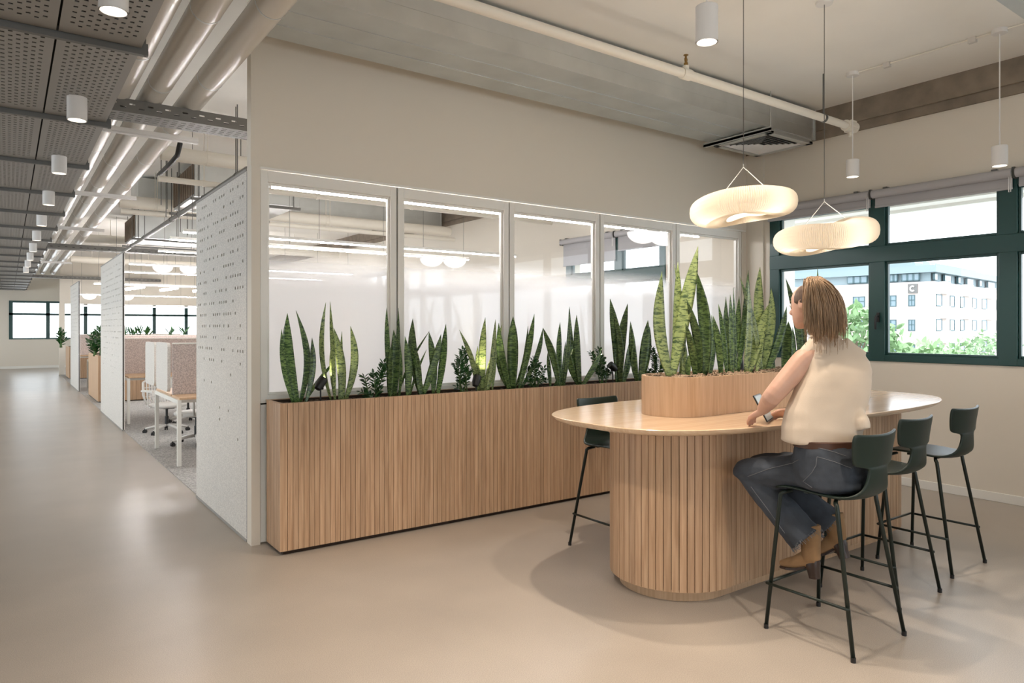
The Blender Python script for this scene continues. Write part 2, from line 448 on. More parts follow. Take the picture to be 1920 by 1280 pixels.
# ---- suspended perforated ceiling on the left
sus = bpy.data.objects.new('ceiling.001', None); COL.objects.link(sus); sus.location = (0, 15, 3.13); sus['kind'] = 'structure'
PW, PL = .386, 1.68
pm = MB().perf((-PW/2+.005, -PL/2+.012, 0), (1, 0, 0), (0, 1, 0), (0, 0, 1), 11, 48, .0342, .0345, .0185, .0185,
               lambda i, j: (i+j) % 2 == 0 and 1 <= i <= 9 and 3 <= j <= 44, .003)
pm_me = pm.mesh('ceiling_panel'); pm_me.materials.append(M['perf'])
bk = MB().box(-PW/2, PW/2, -PL/2, PL/2, .03, .034).mesh('cavity_shade'); bk.materials.append(M['black'])  # black sheet over the holes; shade of the cavity put into its colour
rl = MB().box(-1.3, .62, -.017, .017, -.036, -.012).box(-1.3, .62, -.006, .006, -.012, .03).mesh('rail'); rl.materials.append(M['steel'])
rd = MB().tube([(.605, 0, -.04), (.605, 0, .9)], .006, 6).mesh('hanger'); rd.materials.append(M['steel'])
for k in range(-2, 18):
    y = 4.24+PL*k
    for c in range(3):
        p = obj('ceiling_panel', pm_me, None, sus, world=False); p.location = (.205+PW/2-c*PW, y+PL/2-15, 0)
        b = obj('cavity_shade', bk, None, p, world=False)
    q = obj('rail', rl, None, sus, world=False); q.location = (0, y-15, 0)
    q = obj('hanger', rd, None, sus, world=False); q.location = (0, y-15, 0)

# ---- ceiling services above the corridor
def pipe_y(x, z, r, y0, y1, label, ring=1.55, off=0):
    t = thing('insulated_pipe', label, 'pipe', (x, (y0+y1)/2, z), 'insulated pipes along the corridor')
    obj('jacket', MB().tube([(x, y0+(y1-y0)*i/30, z) for i in range(31)], r, 20), M['pvc'], t, smooth=True, split=50)
    me = MB().tube([(0, -.006, 0), (0, .006, 0)], r+.0025, 20).mesh('joint_band'); me.materials.append(M['galv']); y = y0+off
    while y < y1:
        o = obj('joint_band', me, None, t, world=False); o.location = (0, y-(y0+y1)/2, 0); y += ring
    return t
pipe_y(.735, 3.56, .095, -1, 29, 'white jacketed pipe nearest the perforated ceiling', off=.2)
pipe_y(.985, 3.57, .092, -1, 29, 'white jacketed pipe in the middle of the three', off=.9)
pipe_y(1.285, 3.57, .095, -1, 29, 'white jacketed pipe nearest the cream wall', off=.6)
def tray_x(x0, x1, y, z, h, d, label):
    t = thing('cable_tray', label, 'cable tray', ((x0+x1)/2, y, z), 'perforated cable trays across the ceiling')
    n = int((x1-x0)/.066)
    m = MB().perf((x0, y, z), (1, 0, 0), (0, 0, 1), (0, 1, 0), n, 4, (x1-x0)/n, h/4, .042, .012, lambda i, j: j in (1, 2) and (i+j) % 2 == 0, .003)
    obj('side_rail', m, M['tray'], t)
    m = MB().perf((x0, y, z), (1, 0, 0), (0, 1, 0), (0, 0, 1), n, 10, (x1-x0)/n, d/10, .042, .013, lambda i, j: 1 <= j <= 8 and (i+j) % 2 == 0, .003)
    obj('tray_base', m, M['tray'], t)
    obj('side_rail', MB().box(x0, x1, y+d, y+d+.003, z, z+h), M['tray'], t)
    obj('cables', MB().box(x0, x1, y+.03, y+d-.03, z+.02, z+.05), M['blackp'], t)
    return t
tray_x(.66, 1.85, 6.42, 3.37, .11, .30, 'grey slotted cable tray crossing under the pipes nearest the camera')
tray_x(.66, 4.6, 17.8, 3.33, .10, .30, 'grey slotted cable tray crossing beyond the second felt panel')
tray_x(.60, 4.6, 28.5, 3.33, .09, .30, 'distant slotted cable tray at the end of the corridor pipes')
for i, (y, x1) in enumerate([(7.25, 1.50), (10.95, 1.46), (14.93, 1.46), (18.9, 1.46), (22.9, 1.46)]):
    t = tag(obj('strut_channel', MB().box(.64, x1, y, y+.06, 3.415, 3.455).box(.64, x1, y+.005, y+.055, 3.40, 3.415), M['lamp_white'], bevel=.004),
        ['white strut channel under the pipes just past the nearest tray', 'second white strut channel carrying the corridor pipes', 'third white strut channel carrying the corridor pipes',
         'fourth strut channel under the pipes beyond the second tray', 'farthest strut channel under the corridor pipes'][i], 'strut', 'strut channels under the pipes')
# pipes and boxes across the open office
def pipe_x(y, z, r, x0, x1, label, nm='sprinkler_pipe'):
    t = thing(nm, label, 'pipe', ((x0+x1)/2, y, z), 'white pipes across the open office')
    obj('pipe_run', MB().tube([(x0, y, z), (x1, y, z)], r, 14), M['pipe'], t, smooth=True, split=50)
    me = MB().tube([(0, 0, 0), (0, 0, CEIL-.002-z)], .006, 6).tube([(-.02, 0, 0), (.02, 0, 0)], r+.006, 14).mesh('hanger'); me.materials.append(M['pipe']); x = x0+.5
    while x < x1:
        o = obj('hanger', me, None, t, world=False); o.location = (x-(x0+x1)/2, 0, 0); x += 1.4
pipe_x(8.8, 3.62, .085, 1.42, 7.3, 'thick white pipe above the nearest felt panel')
pipe_x(9.0, 3.36, .035, 1.42, 7.3, 'thin white pipe running just below the thick one behind the felt panel')
pipe_x(12.30, 3.58, .10, 1.40, 7.3, 'thick white pipe crossing above the second row of desks')
pipe_x(12.10, 3.40, .04, 1.40, 7.3, 'thin white pipe under the thick pipe above the second desks')
pipe_x(18.2, 3.62, .10, 1.40, 7.3, 'thick white pipe just beyond the second cable tray')
pipe_x(22.5, 3.5, .09, 1.40, 7.3, 'far white pipe above the third felt panel')
def fan_coil(x0, y0, label, x1=3.6, dy=1.5):
    t = thing('fan_coil_unit', label, 'air unit', ((x0+x1)/2, y0+dy/2, 3.46), 'fan coil units above the desks')
    obj('casing', MB().box(x0, x1, y0, y0+dy, 3.46, 3.95), M['galv'], t, bevel=.008)
    m = MB()
    for i in range(9): m.box(x0-.02, x0, y0+.06+i*dy/9.4, y0+.05+(i+.8)*dy/9.4, 3.5, 3.92)
    obj('filter_grille', m, mat('filter_brown_%d' % int(y0), rgb(120, 104, 88), .8), t)
    for y in (y0-.03, y0+dy+.02):
        obj('support_rail', MB().box(x0-.06, x1, y-.02, y+.02, 3.40, 3.44), M['steel'], t)
        for x in (x0+.05, x1-.1): obj('hanger', MB().tube([(x, y, 3.42), (x, y, CEIL-.002)], .007, 6), M['steel'], t)
fan_coil(2.12, 10.5, 'grey fan coil box hanging right beside the nearest felt panel')
fan_coil(2.10, 15.9, 'grey fan coil box hanging above the second felt panel')
t = thing('conduit', 'dark grey round conduit running back above the desks', 'pipe', (2.05, 12, 3.29))
obj('pipe_run', MB().tube([(2.05, 7.6, 3.29), (2.05, 17.2, 3.29)], .035, 10), M['steel'], t, smooth=True, split=50)
for y in (8, 9.6, 11.2, 11.8, 14.4, 16): obj('hanger', MB().tube([(2.05, y, 3.29), (2.05, y, CEIL-.002)], .006, 6).tube([(2.05, y-.015, 3.29), (2.05, y+.015, 3.29)], .042, 10), M['steel'], t)
t = tag(obj('drain_pipe', MB().tube([(1.50, 8.15, 3.60), (1.50, 8.3, 3.50), (1.48, 8.6, 3.46), (1.46, 9.2, 3.44)], .026, 10), M['blackp'], smooth=True), 'short black elbow pipe beside the pipes near the felt panel', 'pipe')
for i in range(10):
    x, y = 1.55+.17*i, [9.6, 10.2, 11.3, 8.1, 12.1, 9.2, 13.3, 15.2, 10.8, 14.4][i]
    tag(obj('hanging_rod', MB().tube([(x, y, 3.15+.05*(i % 4)), (x, y, CEIL)], .006, 6), M['steel']), 'thin vertical steel rod hanging from the ceiling above the desks', 'rod', 'loose hanging rods above the desks')

# ---- galvanised air ducts along the bulkhead
def ac_duct(y0, y1, x0, x1, label, dif):
    t = thing('air_duct', label, 'duct', ((x0+x1)/2, y0, 3.72), 'galvanised air ducts')
    obj('duct_body', MB().box(x0, x1, y0, y1, 3.72, CEIL-.04), M['galv'], t, bevel=.004)
    m = MB()
    x = x1
    m.box(x-.012, x+.012, y0-.012, y1, 3.708, CEIL-.035)
    for f in (.36, .68): m.box(x0, x1-.85, y0+(y1-y0)*f-.004, y0+(y1-y0)*f+.004, 3.714, 3.72)
    m.box(x0, x1, y0-.004, y0, 3.835, 3.843)
    m.box(x0, x1, y0-.006, y0+.01, 3.712, 3.722)
    obj('seam', m, M['galv'], t)
    for xa in dif:
        xb, ya, yb = xa+.8, y0+.0, y0+.72
        m = MB(); zb = 3.66
        m.box(xa, xb, ya, ya+.07, zb, zb+.03).box(xa, xb, yb-.07, yb, zb, zb+.03).box(xa, xa+.07, ya, yb, zb, zb+.03).box(xb-.07, xb, ya, yb, zb, zb+.03)
        m.box(xa+.01, xb-.01, ya+.01, yb-.01, zb+.03, 3.72)
        d = obj('diffuser', m, M['galv'], t, bevel=.003)
        obj('diffuser_core', MB().box(xa+.06, xb-.06, ya+.06, yb-.06, zb+.026, zb+.029), M['black'], d)
        m = MB()
        for k in range(6):
            o_ = .08+k*.045
            A = [(xa+o_, ya+o_), (xb-o_, ya+o_), (xb-o_, yb-o_), (xa+o_, yb-o_)]
            if xb-xa-2*o_ < .06 or yb-ya-2*o_ < .04: break
            i2 = o_+.022; B = [(xa+i2, ya+i2), (xb-i2, ya+i2), (xb-i2, yb-i2), (xa+i2, yb-i2)]
            n = len(m.v); m.v += [(p, q, zb+.004) for p, q in A]+[(p, q, zb+.022) for p, q in B]
            for s_ in range(4): m.f.append((n+s_, n+(s_+1) % 4, n+4+(s_+1) % 4, n+4+s_))
        obj('louvre', m, M['lamp_white'], d)
        m = MB().box(xa-.05, xa-.01, ya-.05, yb+.10, zb+.01, zb+.035).box(xa-.05, xa-.044, ya-.05, yb+.10, zb+.01, zb+.05)
        for q in (ya-.03,): m.tube([(xa-.03, q, zb), (xa-.03, q, CEIL-.003)], .006, 6)
        obj('support_channel', m, M['galv'], d)
    return t
ac_duct(4.34, 5.12, 1.42, 7.28, 'long galvanised air duct along the top of the cream wall', [6.45])
ac_duct(12.6, 13.4, 1.7, 7.28, 'galvanised air duct seen through the glass in the office behind', [2.4, 6.4])
# white pipe in front of the duct
t = thing('sprinkler_pipe', 'long white sprinkler pipe in front of the galvanised duct', 'pipe', (4, 3.72, 3.65))
obj('pipe_run', MB().tube([(-1, 3.72, 3.65), (6.86, 3.72, 3.65)], .036, 16), M['pipe'], t, smooth=True, split=50)
m = MB().tube([(6.80, 3.72, 3.65), (6.97, 3.72, 3.65)], .055, 16)
for a in range(4): m.tube([(6.85, 3.72+.055*math.cos(a*PI/2+.6), 3.65+.055*math.sin(a*PI/2+.6)), (6.94, 3.72+.055*math.cos(a*PI/2+.6), 3.65+.055*math.sin(a*PI/2+.6))], .014, 8)
m.tube([(6.90, 3.72, 3.60), (6.90, 3.72, 3.555)], .022, 10)
obj('end_coupling', m, M['pipe'], t)
def sprinkler(x):
    m = MB().tube([(x, 3.72, 3.68), (x, 3.72, 3.74)], .017, 10).tube([(x, 3.72, 3.74), (x, 3.72, 3.80)], .008, 8).lathe([(.003, .795), (.02, .80), (.02, .804), (.003, .808)], (x, 3.72, 3.0), 12)
    m.tube([(x-.012, 3.72, 3.745), (x-.016, 3.72, 3.77), (x, 3.72, 3.795)], .003, 6).tube([(x+.012, 3.72, 3.745), (x+.016, 3.72, 3.77), (x, 3.72, 3.795)], .003, 6)
    s = obj('sprinkler_head', m, mat('brass_%d' % int(x*10), rgb(150, 120, 70), .35, metal=.8), t)
    obj('pipe_tee', MB().tube([(x-.05, 3.72, 3.65), (x+.05, 3.72, 3.65)], .045, 14).tube([(x, 3.72, 3.66), (x, 3.72, 3.715)], .026, 10), M['pipe'], t)
sprinkler(4.40)
for x in (1.9, 6.4): obj('hanger', MB().tube([(x, 3.72, 3.65), (x, 3.72, CEIL-.002)], .008, 6).tube([(x-.015, 3.72, 3.65), (x+.015, 3.72, 3.65)], .042, 14), M['steel'], t)
# ---- downlights
def downlight(x, y, zb, label, h=.155, r=.058, top=None, group='round white downlights', nm='downlight', cable=True, power=26, canopy=True, size=105, blend=.55):
    top = top or CEIL
    t = thing(nm, label, 'downlight', (x, y, zb), group)
    obj('can', MB().lathe([(r, 0), (r, h-.003), (r-.003, h), (.004, h), (.004, h-.01), (r-.006, h-.012), (r-.006, .0)], (x, y, zb), 28, close=False), M['lamp_white'], t, smooth=True, split=35)
    obj('lens', MB().lathe([(.001, .03), (r-.007, .03), (r-.007, .034), (.001, .034)], (x, y, zb), 20), M['spot_on'], t)
    if cable:
        obj('cable', MB().tube([(x, y, zb+h), (x, y, top)], .005, 6), M['lamp_white'], t)
        if canopy: obj('canopy', MB().lathe([(.001, -.035), (.055, -.035), (.058, -.03), (.058, 0), (.001, 0)], (x, y, top), 20), M['lamp_white'], t, smooth=True, split=35)
    l = lamp('downlight_lamp', 'SPOT', (x, y, zb+.028), power, WARM, spot_size=math.radians(size), spot_blend=blend, shadow_soft_size=.045)
    return t
labs = ['grey white cylinder downlight above the table, largest and nearest', None, 'white cylinder downlight hanging left of its pair by the window wall', 'white cylinder downlight hanging at the far right by the window wall']
for i, (x, y, z) in enumerate(DOWN):
    if i in (0, 2, 3): downlight(x, y, z, labs[i], h=.19 if i == 0 else .165, power=165 if i == 0 else 50)
    else: lamp('downlight_lamp', 'SPOT', (x, y, z), 150 if i != 1 else 215, WARM, spot_size=math.radians(105 if i != 1 else 76), spot_blend=.55 if i != 1 else .35, shadow_soft_size=.045)
for i, (x, y, z) in enumerate(CORR):
    lab = ['', 'white cylinder downlight cut by the top edge of the photo', 'second white cylinder downlight under the perforated ceiling', 'third white cylinder downlight under the perforated ceiling'][i] if i in (1, 2, 3) else ['', '', '', '', 'fourth', 'fifth', 'sixth', 'seventh', 'eighth', 'ninth', 'tenth'][i]+' white cylinder downlight from the camera under the perforated ceiling'
    if i: downlight(x, y, z, lab, h=.155, cable=False, power=45, group='corridor downlights')
# track with wiring clips at the right
x = 6.72
t = thing('lighting_cable', 'thin white surface cable joining two ceiling downlights', 'cable', (x, 3, CEIL))
obj('cable_run', MB().tube([(6.60, 3.54, CEIL-.012), (6.62, 3.0, CEIL-.012), (6.63, 2.32, CEIL-.012), (6.65, 1.2, CEIL-.012)], .007, 6), M['pipe'], t)
for (cx_, cy_) in ((6.61, 3.22), (6.63, 2.52)): obj('clip', MB().box(cx_-.02, cx_+.02, cy_-.03, cy_+.03, CEIL-.045, CEIL), M['plastic_grey'], t)

# ---- roller blinds on the right wall
def blind(y0, y1, drop, label, g='roller blinds over the windows'):
    t = thing('roller_blind', label, 'blind', (7.43, (y0+y1)/2, 3.04), g)
    obj('roll', MB().tube([(7.43, y0, 3.035), (7.43, y1, 3.035)], .045, 20), M['blind'], t, smooth=True, split=50)
    obj('cloth', MB().box(7.465, 7.469, y0+.01, y1-.01, drop, 3.04), M['blind'], t)
    obj('bottom_bar', MB().box(7.455, 7.478, y0+.01, y1-.01, drop-.022, drop), M['blind'], t, bevel=.004)
    for y in (y0-.012, y1+.004): obj('bracket', MB().box(7.40, 7.50, y, y+.008, 2.985, 3.085), M['steel'], t)
    for y in (y0+.12, y1-.16): obj('clip', MB().box(7.40, 7.5, y, y+.04, 3.075, 3.09), M['steel'], t)
    obj('pull_chain', MB().tube([(7.41, y0+.02, 3.04), (7.405, y0+.02, 2.86), (7.405, y0+.005, 2.86), (7.41, y0, 3.04)], .004, 6), M['lamp_white'], t)
blind(3.80, 5.06, 2.925, 'grey rolled up blind over the left window')
blind(2.50, 3.77, 2.915, 'grey rolled up blind over the middle window')
blind(.3, 2.47, 2.93, 'grey rolled up blind over the window at the right edge')
blind(7.66, 8.9, 2.66, 'grey blind half lowered behind the glazed partition', 'roller blinds in the office behind')
blind(6.72, 7.62, 2.80, 'grey blind over the window behind the fourth glass bay', 'roller blinds in the office behind')
# ------------------------------------------------------------ long slatted planter
def planter(x0, x1, y0, y1, h, label, slat=.0395, nm='slatted_planter', ends=True, group=None, plinth=.03):
    t = thing(nm, label, 'planter', ((x0+x1)/2, (y0+y1)/2, 0), group)
    cx, cy = (x0+x1)/2, (y0+y1)/2
    m = MB()
    m.box(x0+.012, x1-.002, y0+.012, y0+.03, plinth, h-.004).box(x0+.012, x1-.002, y1-.022, y1, plinth, h-.004)
    m.box(x0+.012, x0+.03, y0+.03, y1-.022, plinth, h-.004).box(x1-.03, x1-.002, y0+.03, y1-.022, plinth, h-.004)
    obj('planter_box', m, M['dark_gap'], t)
    m = MB().box(x0+.001, x1, y0+.001, y0+.026, h-.003, h+.001).box(x0+.001, x1, y1-.026, y1, h-.003, h+.001).box(x0+.001, x0+.026, y0+.026, y1-.026, h-.003, h+.001)
    obj('top_rim', m, M['oak'], t)
    obj('plinth', MB().box(x0+.03, x1-.02, y0+.03, y1-.01, 0, plinth), M['dark_gap'], t)
    sm = MB().box(-slat/2+.0016, slat/2-.0016, -.012, .002, plinth, h-.001).mesh('slat'); sm.materials.append(M['oak'])
    cm = MB().box(0, .052, -.012, .002, plinth, h).mesh('corner_slat'); cm.materials.append(M['oak'])
    o = obj('corner_slat', cm, None, t, world=False); o.location = (x0-cx, y0+.012-cy, 0)
    n = int((x1-x0-.054)/slat)
    for i in range(n):
        o = obj('slat', sm, None, t, world=False); o.location = (x0+.054+slat*(i+.5)-cx, y0+.012-cy, 0)
    if ends:
        n = int((y1-y0-.004)/slat)
        for i in range(n):
            o = obj('slat', sm, None, t, world=False); o.location = (x0+.012-cx, y0+.004+slat*(i+.5)-cy, 0); o.rotation_euler = (0, 0, -PI/2)
    return t
PY0, PY1, PH = 4.985, 5.335, 1.083
PT = planter(1.569, 7.36, PY0, PY1, PH, 'long low oak slatted planter along the glazed partition')
def pebbles(nm, n, place, size, m, parent, seed=3):
    rnd = random.Random(seed); mb = MB()
    for _ in range(n):
        x, y, z = place(rnd); r = size*rnd.uniform(.6, 1.35)
        base = len(mb.v); a = rnd.uniform(0, 6); 
        pts = [(1, 0, 0), (0, 1, 0), (-1, 0, 0), (0, -1, 0), (.55, .55, .55), (-.55, .5, .6), (-.5, -.6, .5), (.6, -.5, .55), (0, 0, -.6)]
        ca, sa = math.cos(a), math.sin(a)
        for p in pts:
            q = [c*rnd.uniform(.8, 1.2) for c in p]
            mb.v.append((x+r*(q[0]*ca-q[1]*sa), y+r*.8*(q[0]*sa+q[1]*ca), z+r*.7*q[2]))
        for f in ((0,1,4),(1,2,5),(2,3,6),(3,0,7),(4,1,5),(5,2,6),(6,3,7),(7,0,4),(4,5,6,7),(1,0,8),(2,1,8),(3,2,8),(0,3,8)): mb.f.append(tuple(base+i for i in f))
    o = obj(nm, mb, m, parent); o['kind'] = 'stuff'; return o
obj('soil_bed', MB().box(1.6, 7.33, PY0+.03, PY1-.022, .9, 1.055), M['soil'], PT)
pebbles('mulch_chips', 1500, lambda r: (r.uniform(1.6, 7.33), r.uniform(PY0+.035, PY1-.03), 1.057), .016, M['soil'], PT, 5)

# ------------------------------------------------------------ bar table
TX, TY, TZ = 4.49, 3.06, 1.068
def supell(cx, cy, a, b, n, k=120):
    o = []
    for i in range(k):
        w = 2*PI*i/k; c, s = math.cos(w), math.sin(w)
        o.append((cx+a*math.copysign(abs(c)**(2/n), c), cy+b*math.copysign(abs(s)**(2/n), s)))
    return o
def stadium(cx, cy, h, r, k=24):
    o = []
    for i in range(k+1): w = -PI/2+PI*i/k; o.append((cx+h+r*math.cos(w), cy+r*math.sin(w)))
    for i in range(k+1): w = PI/2+PI*i/k; o.append((cx-h+r*math.cos(w), cy+r*math.sin(w)))
    return o
TB = thing('bar_table', 'oval topped oak bar table on a slatted pedestal', 'table', (TX, TY, 0))
rings = []
for (z, d) in ((TZ-.036, .034), (TZ-.024, .014), (TZ-.012, .004), (TZ-.003, 0), (TZ, .004)):
    rings.append([(x, y, z) for x, y in supell(TX, TY, 1.755-d, .752-d, 3.2)])
obj('tabletop', MB().loft(rings), M['oak_top'], TB, smooth=True, split=30)
BCX, BCY, BH, BR = 4.50, 3.035, 1.025, .392
obj('pedestal_core', MB().prism(stadium(BCX, BCY, BH, BR-.016), .074, TZ-.036), M['dark_gap'], TB)
obj('plinth', MB().prism(stadium(BCX, BCY, BH, BR-.045), 0, .074), M['oak_box'], TB, smooth=True, split=30)
per = 4*BH+2*PI*BR; ns = int(per/.0435); st = per/ns
smb = MB(); wd = st/2-.0013
smb.box(-wd, wd, -.016, 0, .072, TZ-.036)
slat_me = smb.mesh('slat'); slat_me.materials.append(M['oak'])
for i in range(ns):
    s = (i+.5)*st
    if s < 2*BH: p = (BCX-BH+s, BCY-BR, 0)
    elif s < 2*BH+PI*BR:
        w = -PI/2+(s-2*BH)/BR; p = (BCX+BH+BR*math.cos(w), BCY+BR*math.sin(w), w+PI/2)
    elif s < 4*BH+PI*BR: p = (BCX+BH-(s-2*BH-PI*BR), BCY+BR, PI)
    else:
        w = PI/2+(s-4*BH-PI*BR)/BR; p = (BCX-BH+BR*math.cos(w), BCY+BR*math.sin(w), w+PI/2)
    o = obj('slat', slat_me, None, TB, world=False)
    nx, ny = math.sin(p[2]), -math.cos(p[2])
    o.location = (p[0]-TX, p[1]-TY, 0); o.rotation_euler = (0, 0, p[2])
# planter box standing on the table
BXC, BXH, BXR, BXZ = 4.49, .985, .215, 1.316
TP = thing('tabletop_planter', 'rounded oak planter box standing on the bar table', 'planter', (BXC, TY, TZ))
o1, o2 = stadium(BXC, TY-.01, BXH, BXR), stadium(BXC, TY-.01, BXH, BXR-.02)
obj('planter_box', MB().loft([[(x, y, TZ+.001) for x, y in o1], [(x, y, BXZ) for x, y in o1], [(x, y, BXZ) for x, y in o2], [(x, y, BXZ-.1) for x, y in o2]]), M['oak_box'], TP, smooth=True, split=30)
obj('soil_bed', MB().prism(stadium(BXC, TY-.01, BXH, BXR-.022), BXZ-.08, BXZ-.018), M['soil'], TP)
def in_stad(r):
    while True:
        x, y = r.uniform(-1.19, 1.19), r.uniform(-.19, .19)
        dx = max(abs(x)-BXH, 0)
        if math.hypot(dx, y) < BXR-.04: return (BXC+x, TY-.01+y, BXZ-.012+r.uniform(0, .012))
pebbles('pebble_top', 900, in_stad, .019, M['pebble'], TP, 8)

# ------------------------------------------------------------ bar stools
def make_stool(loc, label):
    t = thing('bar_stool', label, 'stool', (0, 0, 0), 'dark green bar stools at the table')
    # shell: path in YZ with width, concavity
    P = [(.235, .748, .36, 0), (.222, .762, .39, .0), (.16, .770, .415, .004), (.06, .764, .425, .010), (-.04, .754, .425, .014), (-.11, .748, .415, .016), (-.160, .750, .385, .018),
         (-.198, .764, .335, .018), (-.222, .790, .275, .014), (-.232, .825, .225, .010), (-.235, .865, .192, .008), (-.236, .895, .18, .008), (-.236, .912, .182, .008), (-.2335, .921, .21, .010), (-.234, .927, .33, .024), (-.2345, .936, .375, .032), (-.236, .95, .39, .036), (-.242, 1.0, .41, .040), (-.250, 1.05, .425, .042), (-.255, 1.078, .42, .042), (-.257, 1.086, .40, .040)]
    na = 13; m = MB()
    for k, (y, z, w, c) in enumerate(P):
        y2, z2, _, _ = P[min(k+1, len(P)-1)]; y1, z1, _, _ = P[max(k-1, 0)]
        tv = Vector((0, y2-y1, z2-z1)).normalized(); nv = Vector((0, tv.z, -tv.y))
        if nv.y < 0 and z > .8: nv = -nv
        if z <= .8 and nv.z < 0: nv = -nv
        for i in range(na):
            s = -1+2*i/(na-1)
            p = Vector((s*w/2, y, z)) + nv*(c*s*s)
            m.v.append(tuple(p))
    for k in range(len(P)-1):
        for i in range(na-1):
            a = k*na+i; m.f.append((a, a+1, a+na+1, a+na))
    sh = obj('seat_shell', m, M['stool'], t, smooth=True)
    so = sh.modifiers.new('thick', 'SOLIDIFY'); so.thickness = .016; so.offset = 0
    sb = sh.modifiers.new('sub', 'SUBSURF'); sb.levels = 1; sb.render_levels = 1
    for sx in (-1, 1):
        for sy in (-1, 1):
            top = Vector((sx*.186, (.185 if sy > 0 else -.112), .735)); foot = Vector((sx*.255, sy*.24, .012))
            k1 = Vector((sx*.194, (.196 if sy > 0 else -.125), .705)); inn = Vector((sx*.14, (.16 if sy > 0 else -.09), .744))
            lg = obj('leg', MB().tube([inn, top, (top+k1)/2+Vector((sx*.004, sy*.004, .003)), k1, foot], [.010, .0115, .0115, .0115, .0105], 10), M['stool_leg'], t, smooth=True)
            obj('foot_cap', MB().tube([foot+Vector((0, 0, -.012)), foot+Vector((0, 0, .012))], .0125, 10), M['blackp'], lg, world=False)
    f = .24; zz = .242
    at = lambda sx, sy: Vector((sx*(.194+(.255-.194)*(1-zz/.705)), (.196+(.24-.196)*(1-zz/.705)) if sy > 0 else -(.125+(.24-.125)*(1-zz/.705)), zz))
    for sx in (-1, 1):
        a, b = at(sx, 1), at(sx, -1)
        obj('foot_rail', MB().tube([a+Vector((sx*.012, .018, 0)), b+Vector((sx*.012, -.012, 0))], .008, 8), M['stool_leg'], t, smooth=True)
    a, b = at(-1, 1), at(1, 1)
    obj('foot_rail', MB().tube([a+Vector((-.012, .018, 0)), b+Vector((.012, .018, 0))], .008, 8), M['stool_leg'], t, smooth=True)
    obj('under_frame', MB().box(-.125, .125, -.10, -.075, .738, .752).box(-.125, .125, .075, .10, .738, .752).box(-.02, .02, -.1, .1, .738, .75), M['stool_leg'], t)
    t.location = loc; t['label'] = label
    return t
S0 = make_stool((3.58, 2.02, 0), 'dark green bar stool the woman sits on')
dup(S0, (4.385, 2.183, 0), 'empty dark green bar stool next to the seated woman')
dup(S0, (5.22, 2.245, 0), 'empty dark green bar stool farthest right, before the cream wall')
dup(S0, (3.66, 3.74, 0), 'dark green bar stool behind the left end of the table', PI)
dup(S0, (4.40, 3.76, 0), 'dark green bar stool mostly hidden behind the tabletop planter', PI)

# ------------------------------------------------------------ pleated pendant lamps
def pendant(x, y, z, tilt, label, seed, wave, R0=.36):
    t = thing('pendant_lamp', label, 'lamp', (x, y, z), 'pleated paper pendant lamps')
    na, nb = 320, 26; m = MB(); c0 = math.atan2(-FX, FY)
    zz_ = lambda w: tilt*math.cos(w-c0) + wave*math.sin(2*w+seed)
    for i in range(na):
        w = 2*PI*i/na
        rr = R0*(1+.025*math.sin(2*w+seed)+.02*math.sin(3*w+2*seed))
        hh = .094*(1+.10*math.sin(w+seed))
        for j in range(nb):
            p = 2*PI*j/nb; pl = (1 if i % 2 else -1)*.0055*(.35+.65*abs(math.cos(p)))
            cc, s = math.cos(p), math.sin(p)
            ri = rr-.13+(.13+pl)*math.copysign(abs(cc)**.8, cc)
            m.v.append((ri*math.cos(w), ri*math.sin(w), zz_(w)+(hh+pl*.5)*math.copysign(abs(s)**.85, s)))
    for i in range(na):
        for j in range(nb):
            a, b = i*nb+j, i*nb+(j+1) % nb; c, d = ((i+1) % na)*nb+(j+1) % nb, ((i+1) % na)*nb+j
            m.f.append((a, d, c, b))
    sh = obj('pleated_shade', m, M['paper'], t, world=False)
    # lower gathered skin closing the centre
    m = MB(); nr = 10
    for i in range(144):
        w = 2*PI*i/144
        zo = zz_(w)
        for k in range(nr):
            f = k/(nr-1); r = .01+(.235)*f
            m.v.append((r*math.cos(w), r*math.sin(w), zo*f-.066-.014*f+(.004 if i % 2 else -.004)*f*0.8+.012*math.sin(w*2+f*3)*(1-f)*f*4))
    for i in range(144):
        for k in range(nr-1):
            a = i*nr+k; b = ((i+1) % 144)*nr+k; m.f.append((a, b, b+1, a+1))
    obj('lower_skin', m, M['paper'], t, world=False, smooth=True)
    kz = .27
    m = MB().tube([(0, 0, kz), (0, 0, CEIL-z)], .0025, 6)
    obj('suspension_cord', m, M['steel'], t, world=False)
    for w in (2.6, 5.6): obj('sling', MB().tube([(0, 0, kz+.02), (0, 0, kz), (.17*math.cos(w), .17*math.sin(w), .085+zz_(w))], .003, 6), M['lamp_white'], t, world=False)
    obj('canopy', MB().lathe([(.001, -.02), (.06, -.018), (.065, 0), (.001, 0)], (0, 0, CEIL-z), 20), M['lamp_white'], t, world=False, smooth=True, split=35)
    lamp('pendant_bulb', 'POINT', (x, y, z-.005), PENP, (1, .92, .82), shadow_soft_size=.06)
    for w in range(3):
        a = w*2*PI/3+.4; lamp('pendant_bulb', 'POINT', (x+.22*math.cos(a), y+.22*math.sin(a), z-.02), PENP*.22, (1, .92, .82), shadow_soft_size=.04)
    return t
PENP = 5.0
